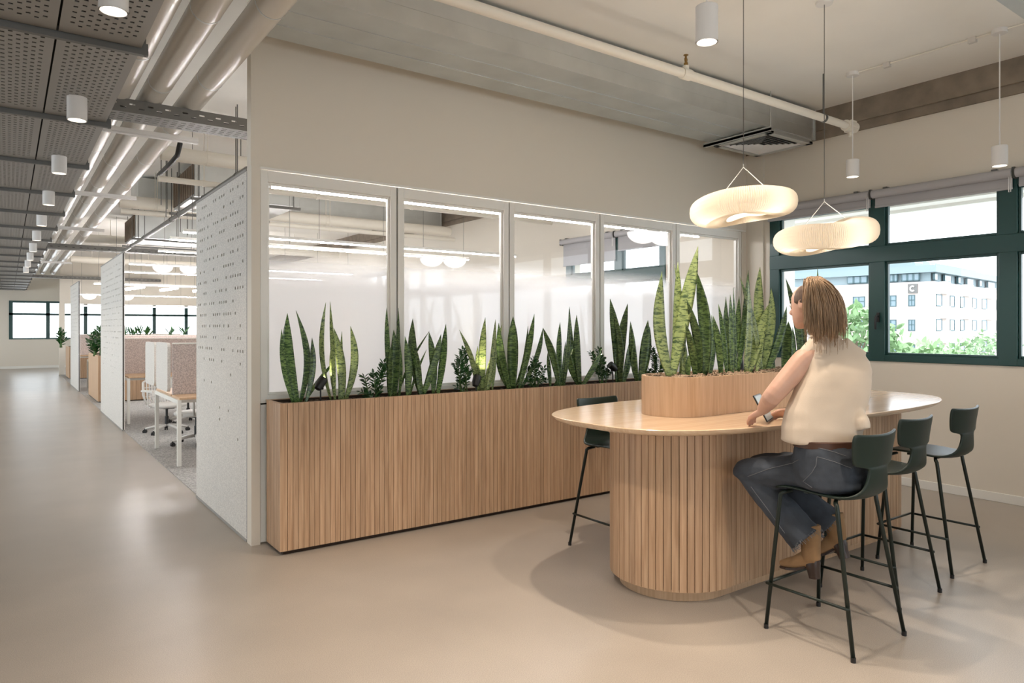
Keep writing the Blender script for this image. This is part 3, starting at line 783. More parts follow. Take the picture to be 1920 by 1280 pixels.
def paper():
    m = bpy.data.materials.new('pleated_paper'); m.use_nodes = True; nt = m.node_tree; nt.nodes.clear()
    out = N(nt, 'ShaderNodeOutputMaterial')
    tl = N(nt, 'ShaderNodeBsdfTranslucent'); tl.inputs[0].default_value = (.93, .90, .84, 1)
    df = N(nt, 'ShaderNodeBsdfDiffuse'); df.inputs[0].default_value = rgb(238, 228, 212)
    a = N(nt, 'ShaderNodeMixShader'); a.inputs[0].default_value = .5
    nt.links.new(tl.outputs[0], a.inputs[1]); nt.links.new(df.outputs[0], a.inputs[2])
    nt.links.new(a.outputs[0], out.inputs[0]); return m
M['paper'] = paper()
pendant(4.15, 3.0, 2.47, .03, 'larger looking pleated paper pendant lamp, nearer and higher', 1.0, .012)
pendant(5.0, 2.9, 2.305, .035, 'lower pleated paper pendant lamp in front of the window', 2.4, .018)

# ------------------------------------------------------------ linear lights of the open office
def linear(x0, x1, y, z, label, domes=(), drop=True, w=.03):
    t = thing('linear_light', label, 'lamp', ((x0+x1)/2, y, z), 'white linear lights in the open office')
    obj('housing', MB().box(x0, x1, y-w/2, y+w/2, z+.01, z+.045), M['white'], t)
    obj('diffuser_strip', MB().box(x0, x1, y-w/2+.006, y+w/2-.006, z-.006, z+.01), M['led'], t)
    m = MB(); k = max(2, int((x1-x0)/1.5))
    for i in range(k+1):
        x = x0+.1+(x1-x0-.2)*i/k; obj('suspension_wire', MB().tube([(x, y, z+.04), (x, y, CEIL-.002)], .003, 5), M['steel'], t)
    for dx in domes:
        dm = MB()
        pr = [(.19*math.cos(a), -.13*math.sin(a)) for a in [PI/2*q/8 for q in range(9)]]
        dm.lathe([(max(r, .002), zz) for r, zz in pr], (dx, y, z-.02), 24, close=False)
        d = obj('glass_dome', dm, M['dome'], t, smooth=True)
    return t
M['dome'] = emit('opal_dome', (1, .95, .9), 1.1)
linear(1.72, 6.95, 5.68, 2.75, 'linear light strip just behind the top of the glazed partition', (5.98, 6.34), drop=False)
linear(1.7, 6.6, 9.05, 2.76, 'nearer long linear light seen through the clear top of the glass')
linear(1.7, 6.25, 9.9, 2.76, 'linear light with two white domes seen through the second glass bay', (5.55, 5.98))
linear(2.2, 3.2, 11.95, 3.0, 'short bright linear light above the thin brown channel behind the felt panel', ())
linear(1.95, 6.6, 15.6, 2.88, 'linear light with two white half domes above the desks', (2.55, 3.05))
linear(1.85, 6.6, 17.6, 2.86, 'long linear light crossing just under the second tray')
linear(1.75, 6.6, 20.2, 2.72, 'far linear light crossing above the grey desk screens')
linear(1.7, 6.6, 24.5, 2.62, 'farther linear light with domes beyond the second felt panel', (2.0, 2.5, 3.0))
linear(1.6, 6.6, 26.5, 2.34, 'farthest linear light low over the end desks')
linear(2.2, 3.3, 13.9, 3.0, 'linear light above the second row of desk screens')
for i in range(4):
    x = 2.3+.75*i
    t = thing('tube_light', ['leftmost', 'second', 'third', 'rightmost'][i]+' short slanting tube light over the far desks', 'lamp', (x, 19.0, 2.55), 'slanting tube lights')
    obj('tube', MB().tube([(x, 19.0, 2.55), (x+.42, 19.15, 2.63)], .03, 10), M['led'], t, smooth=True)
    for q in (.08, .36): obj('suspension_wire', MB().tube([(x+q, 19+.15*q/.42, 2.57), (x+q, 19+.15*q/.42, CEIL-.002)], .003, 5), M['steel'], t)

# ------------------------------------------------------------ desks
def desk(y0, y1, ys, x0=1.6, x1=4.4, label='', ret=True, sx0=None):
    t = thing('bench_desk', label, 'desk', ((x0+x1)/2, (y0+y1)/2, 0), 'bench desks in the open office')
    obj('tabletop', MB().box(x0+.02, x1, y0, ys-.03, .785, .81).box(x0+.02, x1, ys+.03, y1, .785, .81), M['oak_box'], t, bevel=.003)
    for y in (y0+.03, y1-.03):
        for x in (x0, x1-.06): obj('leg', MB().box(x, x+.045, y-.022, y+.022, .012, .785), M['white'], t, bevel=.004)
    obj('beam', MB().box(x0+.05, x1, y0+.1, y0+.14, .74, .785).box(x0+.05, x1, y1-.14, y1-.1, .74, .785).box(x0, x0+.04, y0+.05, y1-.05, .74, .785), M['white'], t)
    sx0 = sx0 or x0+.03
    obj('desk_screen', MB().box(sx0, x1, ys-.018, ys+.018, .80, 1.43), M['felt_tan'], t, bevel=.015)
    obj('screen_edge', MB().box(sx0, x1, ys-.02, ys+.02, 1.425, 1.44), M['white'], t, bevel=.004)
    if ret:
        obj('return_screen', rounded_panel(x0, ys+.02, min(ys+.82, y1+.2), .84, 1.44), M['felt'], t)
    obj('power_block', MB().tube([(x0+.42, ys-.12, .81), (x0+.42, ys-.12, .87)], .022, 10), M['white'], t, smooth=True, split=40)
    return t
def rounded_panel(x, y0, y1, z0, z1, r=.07, th=.018):
    o = []
    for (cy, cz, a0) in ((y1-r, z1-r, 0), (y0+r, z1-r, PI/2), (y0+r, z0+r, PI), (y1-r, z0+r, 1.5*PI)):
        for k in range(6): a = a0+PI/2*k/5; o.append((cy+r*math.cos(a), cz+r*math.sin(a)))
    return MB().loft([[(x-th, y, z) for y, z in o], [(x+th, y, z) for y, z in o]])
D0 = desk(8.84, 10.40, 9.35, label='near bench desk with pale rounded end screens by the corridor')
obj('return_screen', rounded_panel(1.6, 10.31, 11.05, .85, 1.43), M['felt'], D0)
desk(13.2, 14.8, 14.1, 1.62, 4.6, 'second bench desk with a long taupe screen', ret=False)
desk(20.2, 21.8, 21.0, 1.72, 4.6, 'third bench desk beyond the wooden planter', ret=False)
desk(24.2, 25.6, 24.9, 1.62, 4.6, 'far bench desk with an end screen before the last planter')
# ------------------------------------------------------------ task chairs
def make_chair(loc, rz, label):
    t = thing('task_chair', label, 'chair', (0, 0, 0), 'white task chairs at the bench desks')
    m = MB()
    for k in range(5):
        a = 2*PI*k/5+.3; c, s = math.cos(a), math.sin(a)
        m.tube([(c*.03, s*.03, .125), (c*.16, s*.16, .11), (c*.31, s*.31, .07)], [.022, .02, .015], 8)
    obj('star_base', m, M['plastic_grey'], t, smooth=True)
    for k in range(5):
        a = 2*PI*k/5+.3; c, s = math.cos(a), math.sin(a); x, y = c*.315, s*.315
        ca = MB().tube([(x-s*.024, y+c*.024, .03), (x-s*.006, y+c*.006, .03)], .03, 12).tube([(x+s*.006, y-c*.006, .03), (x+s*.024, y-c*.024, .03)], .03, 12).tube([(x, y, .03), (x, y, .075)], .012, 8)
        obj('castor', ca, M['blackp'], t, smooth=True, split=40)
    obj('gas_column', MB().tube([(0, 0, .1), (0, 0, .26)], .028, 12).tube([(0, 0, .26), (0, 0, .40)], .018, 12), M['blackp'], t, smooth=True, split=40)
    o = [(x, y) for x, y in supell(0, .02, .25, .235, 3.0, 40)]
    obj('seat', MB().loft([[(x*.92, y*.92, .405) for x, y in o], [(x, y, .425) for x, y in o], [(x, y, .45) for x, y in o], [(x*.94, y*.94, .465) for x, y in o]]), M['plastic_grey'], t, smooth=True, split=60)
    obj('mechanism', MB().box(-.07, .07, -.1, .1, .375, .41), M['blackp'], t, bevel=.01)
    for k in range(9):
        x = -.2+.05*k; f = 1-(abs(x)/.2)**2*.12
        obj('back_slat', MB().tube([(x*.8, -.205, .44), (x*.95, -.255, .52), (x, -.275+abs(x)*.12, .66), (x*1.02, -.285+abs(x)*.16, .44+.40*f)], .009, 6), M['plastic_grey'], t, smooth=True)
    pts = [(-.23+.46*k/10, -.285+abs(-.23+.46*k/10)*.2, .835-.05*((k-5)/5)**2) for k in range(11)]
    m = MB().tube(pts, .015, 8)
    for zq, q in ((.56, .21), (.70, .215)): m.tube([(-q+2*q*k/8, -.272+abs(-q+2*q*k/8)*.12, zq) for k in range(9)], .007, 6)
    for sx in (-1, 1): m.tube([(sx*.23, -.24, .785), (sx*.235, -.23, .6), (sx*.2, -.19, .44)], .014, 8)
    obj('back_frame', m, M['plastic_grey'], t, smooth=True)
    for sx in (-1, 1):
        obj('armrest', MB().tube([(sx*.2, -.02, .42), (sx*.30, -.02, .45), (sx*.315, -.02, .60), (sx*.31, .0, .66)], .014, 8).box(sx*.31-.035, sx*.31+.035, -.13, .12, .655, .68), M['plastic_grey'], t, smooth=True, split=40)
    t.location = loc; t.rotation_euler = (0, 0, rz); return t
C0 = make_chair((2.0, 11.9, 0), PI+.5, 'white slatted task chair behind the pale end screens')
dup(C0, (2.14, 10.5, 0), 'white task chair tucked in at the near desk beside the felt panel', .5)
dup(C0, (2.5, 12.9, 0), 'white task chair at the second desk', -.3)
# ------------------------------------------------------------ far planters
FP1 = planter(1.6, 2.6, 17.5, 19.7, 1.02, 'oak slatted planter cabinet between the second and third felt panels', slat=.085, ends=False, group='oak planters along the corridor')
FP2 = planter(1.6, 2.6, 26.2, 27.8, 1.02, 'farthest oak slatted planter cabinet at the end of the corridor', slat=.085, ends=False, group='oak planters along the corridor')
obj('end_panel', MB().box(1.59, 1.60, 17.5, 19.7, .03, 1.02), M['oak_box'], FP1)
obj('end_panel', MB().box(1.59, 1.60, 26.2, 27.8, .03, 1.02), M['oak_box'], FP2)
obj('soil_bed', MB().box(1.63, 2.57, 17.53, 19.67, .9, 1.0), M['soil'], FP1)
obj('soil_bed', MB().box(1.63, 2.57, 26.23, 27.77, .9, 1.0), M['soil'], FP2)
# ------------------------------------------------------------ snake plants and zz plants
def leafmat(name, light, dark, bands=26, rough=.42, thr=.5):
    m, nt, b = newmat(name)
    uv = N(nt, 'ShaderNodeUVMap'); sp = N(nt, 'ShaderNodeSeparateXYZ'); nt.links.new(uv.outputs[0], sp.inputs[0])
    oi = N(nt, 'ShaderNodeObjectInfo')
    cb = N(nt, 'ShaderNodeCombineXYZ')
    mu = N(nt, 'ShaderNodeMath', operation='MULTIPLY'); mu.inputs[1].default_value = 1.7; nt.links.new(sp.outputs[0], mu.inputs[0])
    mv = N(nt, 'ShaderNodeMath', operation='MULTIPLY'); mv.inputs[1].default_value = bands; nt.links.new(sp.outputs[1], mv.inputs[0])
    mr_ = N(nt, 'ShaderNodeMath', operation='MULTIPLY'); mr_.inputs[1].default_value = 60; nt.links.new(oi.outputs['Random'], mr_.inputs[0])
    nt.links.new(mu.outputs[0], cb.inputs[0]); nt.links.new(mv.outputs[0], cb.inputs[1]); nt.links.new(mr_.outputs[0], cb.inputs[2])
    n1 = N(nt, 'ShaderNodeTexNoise'); n1.inputs['Scale'].default_value = 1.0; n1.inputs['Detail'].default_value = 6; n1.inputs['Distortion'].default_value = .8; n1.inputs['Roughness'].default_value = .65
    nt.links.new(cb.outputs[0], n1.inputs['Vector'])
    mr = N(nt, 'ShaderNodeMapRange'); mr.inputs[1].default_value = thr-.06; mr.inputs[2].default_value = thr+.07; nt.links.new(n1.outputs[0], mr.inputs[0])
    mx = N(nt, 'ShaderNodeMixRGB'); mx.inputs[1].default_value = light; mx.inputs[2].default_value = dark; nt.links.new(mr.outputs[0], mx.inputs[0])
    rr = N(nt, 'ShaderNodeMapRange'); rr.inputs[3].default_value = .72; rr.inputs[4].default_value = 1.2; nt.links.new(oi.outputs['Random'], rr.inputs[0])
    sc = N(nt, 'ShaderNodeVectorMath', operation='SCALE'); nt.links.new(mx.outputs[0], sc.inputs[0]); nt.links.new(rr.outputs[0], sc.inputs['Scale'])
    nt.links.new(sc.outputs[0], b.inputs['Base Color']); b.inputs['Roughness'].default_value = rough
    return m
M['leaf'] = leafmat('snake_leaf', rgb(112, 140, 78), rgb(36, 66, 34), 74, thr=.49)
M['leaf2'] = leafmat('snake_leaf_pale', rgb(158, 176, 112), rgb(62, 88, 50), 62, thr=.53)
M['zz'] = mat('zz_leaf', rgb(36, 78, 34), .28, spec=.6, var=.2, vscale=20, rnd=.25)
M['stem'] = mat('zz_stem', rgb(74, 104, 52), .5)
RV = Vector((FY, -FX, 0)); FV = Vector((FX, FY, 0))
prnd = random.Random(11)
def leaf(parent, base, tip, wm, m, bend=0.0, twist=.5, ang=None, seg=12):
    """blade from base to tip, wm = widest width in metres; lens shaped section with a fold"""
    base, tip = Vector(base), Vector(tip); mb = MB(); mb.uv = []
    a0 = prnd.uniform(-.55, .55) if ang is None else ang
    L = (tip-base).length; side = RV
    for k in range(seg+1):
        f = k/seg
        c = base.lerp(tip, f) + side*(bend*L*math.sin(PI*f)) + FV*(.02*L*math.sin(PI*f))
        if f < .5: w = .42+.58*math.sin(PI/2*min(1, f/.5))
        else: w = max(0.02, math.cos(PI/2*((f-.5)/.5)**1.35))
        w *= wm/2
        a = a0+twist*(f-.4)
        W = (RV*math.cos(a)+FV*math.sin(a)); Nn = (-FV*math.cos(a)+RV*math.sin(a))
        tk = .0032*(1-.6*f)
        fold = w*.30
        for p, u in ((-W*w+Nn*fold, 0), (-W*w*.5+Nn*(fold*.35+tk), .25), (Nn*tk, .5), (W*w*.5+Nn*(fold*.35+tk), .75), (W*w+Nn*fold, 1), (W*w*.5+Nn*(fold*.35-tk), .75), (-Nn*tk, .5), (-W*w*.5+Nn*(fold*.35-tk), .25)):
            mb.v.append(tuple(c+p)); mb.uv.append((u, f*L/.9))
    for k in range(seg):
        for i in range(8):
            a, b = k*8+i, k*8+(i+1) % 8; mb.f.append((a, b, b+8, a+8))
    mb.f.append(tuple(range(7, -1, -1))); mb.f.append(tuple(seg*8+i for i in range(8)))
    return obj('leaf', mb, m, parent, smooth=True)
def snake(leaves, Y, soil, label, m, group, dy=.08):
    """leaves: base px, base py, tip px, tip py, width px, bend; planted on the row at depth Y"""
    bs = [on_y(l[0], l[1], Y) for l in leaves]
    c = sum((b.x for b in bs))/len(bs)
    t = thing('snake_plant', label, 'plant', (c, Y, soil), group)
    for (bx, by, tx, ty, w, bend) in leaves:
        j = prnd.uniform(-dy, dy)
        b = on_y(bx, by, Y+j); b.z = soil-.012
        tp = on_y(tx, ty, Y+j*1.3+prnd.uniform(-.03, .03))
        D = b.x*FX+b.y*FY
        leaf(t, b, tp, w*D/CF*1.12, m, bend, prnd.uniform(-.5, .7))
    return t
GP = 'snake plants in the long planter'
Yp, Sp = 5.16, 1.06
snake([(551,750,528,617,10,-.05), (558,750,539,587,19,-.04), (562,750,555,582,13,.10), (573,748,585,633,14,.06), (570,748,631,673,8,-.04)], Yp, Sp, 'leftmost snake plant in the long planter', M['leaf'], GP)
snake([(623,745,611,567,11,-.07), (628,745,619,565,8,.0), (641,745,626,615,15,.04), (636,743,641,621,7,.0), (648,744,657,611,13,.08), (630,745,622,640,9,-.03)], Yp, Sp, 'second snake plant from the left, tall and narrow, lit yellow by a planter spot', M['leaf2'], GP)
snake([(735,738,725,576,9,-.02), (737,738,747,577,9,.02), (740,738,738,618,15,.02), (731,740,732,650,12,0), (764,736,759,630,13,.03), (748,737,750,641,7,.03), (744,738,806,619,5,-.05)], Yp, Sp, 'snake plant in front of the first mullion of the partition', M['leaf'], GP)
snake([(790,736,774,597,15,-.05), (797,736,772,637,10,-.04), (812,734,804,621,13,.03), (792,737,827,626,14,.02), (820,733,836,607,13,.02), (768,736,800,655,6,-.03), (790,736,783,660,12,-.03)], Yp, Sp, 'bushy snake plant to the right of the first mullion', M['leaf'], GP)
snake([(895,726,861,618,9,.06), (906,728,910,595,14,-.02), (900,728,896,648,8,-.03), (922,727,925,621,7,.03), (915,728,941,608,11,.0), (912,730,929,598,8,.02), (910,729,920,670,8,0)], Yp, Sp, 'pale snake plant lit from below by the middle planter spot', M['leaf2'], GP)
snake([(956,723,935,605,14,-.03), (962,724,962,593,19,.0), (965,724,990,611,6,.05), (972,724,1002,588,11,.02), (975,722,1018,615,10,.06), (955,722,933,658,12,-.05)], Yp, Sp, 'wide snake plant before the second mullion', M['leaf'], GP)
snake([(1048,717,1018,614,14,.03), (1032,717,1027,660,7,0), (1052,716,1050,604,11,-.03), (1056,716,1068,575,9,.02), (1038,717,1081,626,9,.02), (1052,716,1060,640,9,.02)], Yp, Sp, 'snake plant between the second and third mullions with crossing leaves', M['leaf'], GP)
snake([(1088,715,1081,590,12,-.02), (1085,714,1064,650,12,-.05), (1090,714,1127,655,13,.03), (1086,714,1067,578,8,-.03)], Yp, Sp, 'slim snake plant left of the third mullion', M['leaf'], GP)
snake([(1157,711,1144,560,17,.03), (1163,711,1177,569,15,-.03), (1168,711,1180,641,14,.03), (1160,711,1149,580,12,.06)], Yp, Sp, 'tall snake plant right of the third mullion with two upright leaves', M['leaf'], GP)
snake([(1195,710,1182,602,13,-.02), (1200,710,1215,600,16,.0), (1196,710,1187,645,12,-.06), (1205,710,1218,612,10,.03)], Yp, Sp, 'snake plant at the right end just before the tabletop planter', M['leaf'], GP)
GT = 'snake plants in the tabletop planter'
Yt, St = 3.05, 1.30
snake([(1257,698,1241,509,25,-.07), (1263,698,1271,490,15,.02), (1259,698,1309,461,24,.0), (1280,699,1276,625,14,.04), (1275,697,1264,495,10,.06), (1253,697,1248,640,10,-.04)], Yt, St, 'tall pale snake plant at the left end of the tabletop planter', M['leaf2'], GT, .06)
snake([(1320,697,1307,510,21,.05), (1313,695,1287,560,14,.05), (1304,699,1285,605,13,.03), (1330,697,1334,590,15,.03), (1310,697,1318,640,11,.05), (1290,697,1291,665,9,0)], Yt, St, 'dark upright snake plant second from the left on the table', M['leaf'], GT, .06)
snake([(1352,694,1337,592,13,.03), (1362,694,1347,570,11,.02), (1367,694,1361,556,13,-.02), (1372,694,1369,552,14,.0), (1380,693,1375,539,7,.0), (1372,694,1386,555,11,.02), (1382,692,1403,506,14,.02)], Yt, St, 'dense snake plant in the middle of the tabletop planter', M['leaf'], GT, .06)
snake([(1398,692,1402,521,18,.02), (1428,692,1387,518,13,.03), (1440,690,1425,500,17,-.04), (1404,692,1440,572,20,.0), (1428,692,1446,540,15,.05), (1418,692,1432,620,9,0)], Yt, St, 'snake plant left of the woman on the table with a broad striped leaf', M['leaf2'], GT, .06)
snake([(1436,690,1475,574,17,.03), (1470,690,1478,602,17,.03), (1500,690,1473,521,15,.05), (1452,690,1444,640,9,-.02), (1488,690,1486,612,13,.0), (1523,690,1533,501,11,.02), (1510,690,1500,590,12,.02)], Yt, St, 'snake plant beside and behind the head of the woman', M['leaf'], GT, .06)
def leaflet(mb, p, d, up, l, w):
    d = d.normalized(); s = d.cross(up).normalized(); n = s.cross(d); b = len(mb.v)
    for q in (p, p+d*l*.35+s*w/2+n*.003, p+d*l*.35+n*-.004, p+d*l*.35-s*w/2+n*.003, p+d*l*.72+s*w*.36+n*.002, p+d*l*.72-n*.004, p+d*l*.72-s*w*.36+n*.002, p+d*l): mb.v.append(tuple(q))
    mb.f += [(b, b+1, b+2), (b, b+2, b+3), (b+1, b+4, b+5, b+2), (b+2, b+5, b+6, b+3), (b+4, b+7, b+5), (b+5, b+7, b+6)]
def zz(px, py, Y, soil, tips, label, group, sc=1.0, seed=1):
    """zz plant: stems curving up and out to tips given in photo pixels at the plant's depth"""
    rnd = random.Random(seed); b0 = on_y(px, py, Y); b0.z = soil-.01
    t = thing('zz_plant', label, 'plant', tuple(b0), group)
    for (tx, ty) in tips:
        tp = on_y(tx, ty, Y+rnd.uniform(-.08, .05)); b = b0+Vector((rnd.uniform(-.03, .03), rnd.uniform(-.03, .03), 0))
        pts = [b.lerp(tp, f)+Vector((0, 0, 1))*(.12*(tp-b).length*math.sin(PI*f)) for f in [i/9 for i in range(10)]]
        L = (tp-b).length
        stm = obj('stem', MB().tube(pts, [.007*sc*(1-.6*i/9) for i in range(10)], 6), M['stem'], t, smooth=True)
        mb = MB(); n = max(4, int(L/.03/sc))
        for k in range(n+1):
            f = .22+.78*k/n; i = min(8, int(f*9)); p = pts[i].lerp(pts[i+1], f*9-i) if i < 9 else pts[9]
            ax = (pts[min(i+1, 9)]-pts[max(i-1, 0)]).normalized()
            sd = ax.cross(FV+Vector((0, 0, .3))).normalized()
            sd = (sd*math.cos(rnd.uniform(-.7, .7))+ax.cross(sd)*math.sin(rnd.uniform(-.9, .9)))
            sz = sc*(.062 if k < n else .05)*rnd.uniform(.8, 1.15)
            for sg in ((-1, 1) if k < n else (0,)):
                leaflet(mb, p, sd*sg+ax*(.75 if sg else 1), Vector((rnd.uniform(-.4, .4), -.5, .9)), sz, sz*.5)
        lf = obj('leaflets', mb, M['zz'], stm, smooth=True)
    return t
GZ = 'zz plants in the long planter'
zz(700, 742, Yp, Sp, [(731,683), (720,680), (682,705), (676,735), (712,732), (700,700), (690,738)], 'dark zz plant between the second and third snake plants', GZ, .9, 1)
zz(868, 731, Yp, Sp, [(868,656), (854,680), (880,690), (856,725), (862,668)], 'zz plant left of the middle planter spot', GZ, .9, 2)
zz(1003, 722, Yp, Sp, [(1000,672), (988,690), (1020,690), (985,710), (1024,712), (1008,680)], 'zz plant under the third glass bay', GZ, .8, 3)
zz(1128, 714, Yp, Sp, [(1108,660), (1122,655), (1140,690), (1148,695), (1118,690), (1130,670)], 'bright zz plant lit by the right planter spot', GZ, .8, 4)
zz(1230, 702, Yp, Sp, [(1222,652), (1238,668), (1215,695), (1247,690), (1228,665)], 'zz plant at the right end of the long planter', GZ, .8, 5)
zz(178, 664, 18.2, 1.0, [(166,640), (172,628), (182,620), (188,616), (176,650), (186,640)], 'dark leafy plant standing on the wooden planter cabinet', 'plants on the corridor planters', 2.2, 6)
zz(190, 664, 18.6, 1.0, [(186,622), (196,618), (200,630)], 'dark leafy plant half hidden behind the second felt panel', 'plants on the corridor planters', 2.2, 7)
zz(114, 648, 27.0, 1.0, [(110,625), (114,618), (118,622), (122,635)], 'small far plant on the last planter cabinet', 'plants on the corridor planters', 2.4, 8)
for i, px in enumerate((236, 248, 262, 276, 318, 345)):
    y = 21.0
    b = on_y(px, 628, y)
    t = thing('desk_plant', ['leftmost', 'second', 'third', 'fourth', 'fifth', 'rightmost'][i]+' small green plant showing above the far desk screens', 'plant', (b.x, y, 1.44), 'little plants above the far screens')
    for k in range(6):
        leaf(t, (b.x+prnd.uniform(-.06, .06), y, 1.44), (b.x+prnd.uniform(-.16, .16), y+prnd.uniform(-.1, .1), 1.44+prnd.uniform(.12, .3)), .05, M['zz'], seg=5)
# planter spots
def spike(px, py, aim, label, power, Y=5.12, soil=1.06):
    b = on_y(px, py, Y); h = b.z
    t = thing('planter_spot', label, 'spotlight', (b.x, Y, soil), 'black spike spots in the planters')
    d = Vector(aim).normalized(); p = Vector((b.x, Y, h))
    obj('spike', MB().tube([(b.x, Y, soil-.04), (b.x, Y, h)], .006, 8), M['blackp'], t)
    obj('bracket', MB().tube([p-Vector((.02, 0, .02)), p+Vector((.02, 0, -.02))], .014, 8), M['blackp'], t)
    q = p+Vector((0, 0, .012))
    obj('head', MB().tube([q-d*.055, q-d*.05, q-d*.02, q+d*.045, q+d*.045, q+d*.03], [.012, .024, .034, .036, .030, .029], 18), M['blackp'], t, smooth=True, split=40)
    obj('lens', MB().tube([q+d*.032, q+d*.036], .029, 16), M['spot_on'], t)
    l = lamp('planter_spot_lamp', 'SPOT', tuple(q+d*.05), power, (1, .84, .58), spot_size=math.radians(80), spot_blend=.6, shadow_soft_size=.025)
    l.rotation_euler = d.to_track_quat('-Z', 'Y').to_euler()
spike(601, 722, (.75, .35, .9), 'black planter spot beside the leftmost snake plant', 9)
spike(893, 716, (.5, .3, 1.0), 'planter spot lighting the pale snake plant in the middle', 8)
spike(1149, 690, (-.9, .1, .7), 'planter spot behind the bright zz plant', 9)
spike(1385, 689, (.35, .4, 1.0), 'black planter spot glowing between the leaves on the table', 6, 3.13, 1.30)

# ------------------------------------------------------------ tablet
def tablet():
    c = Vector((3.613, 2.475, 1.153)); U = Vector((.89, .45, -.03)).normalized(); V = Vector((-.15, .45, .88)); V = (V-U*V.dot(U)).normalized(); W = U.cross(V)
    t = thing('tablet', 'thin tablet with a pale blue screen in the hands of the woman', 'tablet', tuple(c))
    obj('tablet_body', MB().obox(c, U*.13, V*.084, W*.004), M['blackp'], t, bevel=.003)
    obj('screen', MB().obox(c+W*.0046, U*.120, V*.075, W*.0006), mat('tablet_screen', rgb(168, 194, 204), .2), t)
    return c, U, V, W
TABC, TABU, TABV, TABW = tablet()

# ------------------------------------------------------------ outside
GZ0 = -7.5
struct('floor.002', MB().box(7.9, 260, -120, 200, GZ0-.2, GZ0), mat('pavement', rgb(150, 150, 146), .9, var=.1, vscale=.2))
tag(obj('roof_overhang', MB().box(7.8, 9.0, -4, 14, 3.08, 3.3).box(8.5, 8.56, -4, 14, 3.05, 3.08).box(8.92, 9.0, -4, 14, 3.04, 3.3), M['white']), 'pale roof overhang above the windows outside', 'overhang')
tag(obj('facade_column', MB().box(7.95, 8.35, 5.25, 5.6, GZ0, 3.2), M['white']), 'white outside column beyond the left window pane', 'column')
# office block with the sign
bt = thing('office_building', 'pale office building with ribbon windows and a grey C sign', 'building', (0, 0, 0))
M['brick'] = mat('pale_brick', rgb(192, 178, 171), .9, var=.05, vscale=.5)
M['fascia'] = mat('grey_blue_fascia', rgb(128, 144, 150), .6)
M['bglass'] = mat('far_window_glass', rgb(112, 132, 142), .2, spec=.6)
M['bframe'] = mat('far_window_frame', rgb(66, 92, 98), .5)
Cc = Vector((0, 0, 0))+ray(1749, 615)*89; Cc.z = 0
Lc = ray(1545, 615)*99.2; Rc = ray(1905, 615)*105; Lc.z = Rc.z = 0
bt.location = (Cc.x, Cc.y, GZ0)
dl = (Lc-Cc).normalized(); dr = (Rc-Cc).normalized()
dr = (dr-dl*dr.dot(dl)).normalized()          # square corner
nl = -dr; nr = -dl                              # outward normals of the two fronts
Zt = 9.6
LL, LR = 30.0, 34.0
def fbox(mb, o, d, n, a, b, z0, z1, out, inn):
    c = o+d*((a+b)/2)+n*((out-inn)/2)+Vector((0, 0, (z0+z1)/2))
    mb.obox(c, d*((b-a)/2), n*((out+inn)/2), Vector((0, 0, (z1-z0)/2)))
m = MB(); m.obox(Cc+dl*LL/2+dr*LR/2+Vector((0, 0, (GZ0+7.6)/2)), dl*(LL/2), dr*(LR/2), Vector((0, 0, (7.6-GZ0)/2)))
obj('wall', m, M['brick'], bt)
m = MB(); m.obox(Cc+dl*LL/2+dr*LR/2+Vector((0, 0, 8.2)), dl*(LL/2-.4), dr*(LR/2-.4), Vector((0, 0, .65)))
obj('clerestory', m, M['fascia'], bt)
m = MB(); m.obox(Cc+dl*LL/2+dr*LR/2+Vector((0, 0, 9.2)), dl*(LL/2+.5), dr*(LR/2+.5), Vector((0, 0, .45)))
m.obox(Cc+dl*LL/2+dr*LR/2+Vector((0, 0, 10.2)), dl*(LL/2-3), dr*(LR/2-3), Vector((0, 0, .6)))
obj('roof', m, M['fascia'], bt)
def along(px, d):   # distance along a front from the corner, for a photo column
    r = ray(px, 615); k = r.x*d.y-r.y*d.x
    s = (Cc.x*d.y-Cc.y*d.x)/k
    return (r*s-Cc).dot(d)
def bwin(a, b, z0, z1, d, n, split=True):
    a, b = min(a, b), max(a, b)
    f = MB(); t = .12
    fbox(f, Cc, d, n, a, b, z0, z0+t, .06, .2); fbox(f, Cc, d, n, a, b, z1-t, z1, .06, .2); fbox(f, Cc, d, n, a, a+t, z0, z1, .06, .2); fbox(f, Cc, d, n, b-t, b, z0, z1, .06, .2)
    if split: fbox(f, Cc, d, n, (a+b)/2-.06, (a+b)/2+.06, z0, z1, .05, .2); fbox(f, Cc, d, n, a, b, z1-.75, z1-.63, .05, .2)
    w = obj('window', f, M['bframe'], bt)
    p = MB(); fbox(p, Cc, d, n, a+t, b-t, z0+t, z1-t, .02, .1); obj('pane', p, M['bglass'], w)
for z0 in (4.45, 1.25, -1.95, -5.15):
    for pa, pb in ((1599, 1622), (1659, 1681), (1703, 1716)): bwin(along(pa, dl), along(pb, dl), z0, z0+1.5, dl, nl)
    for k, (pa, pb) in enumerate(((1740+15, 1766), (1781, 1789.5), (1800, 1808), (1823, 1831), (1841, 1850), (1868, 1876))): bwin(along(pa, dr), along(pb, dr), z0, z0+1.55, dr, nr, split=False)
for pa, pb in ((1588, 1626), (1660, 1683), (1690, 1724)):   # top ribbon windows on the left front
    for q in range(3):
        a, b = along(pa, dl), along(pb, dl); s = (b-a)/3
        bwin(a+s*q, a+s*(q+1), 7.75, 8.75, dl, nl, False)
for pa, pb in ((1752, 1759), (1771, 1784), (1796, 1802), (1813, 1826), (1836, 1842), (1852, 1866)): bwin(along(pa, dr), along(pb, dr), 7.75, 8.7, dr, nr, False)
m = MB()
for pa, pb in ((1766, 1776), (1808, 1819), (1850, 1861)):
    for z0 in (5.95, 2.75, -.45): fbox(m, Cc, dr, nr, along(pa, dr)-.6, along(pb, dr)-.3, z0+.15, z0+1.75, .5, .1)
obj('parapet', m, M['white'], bt)
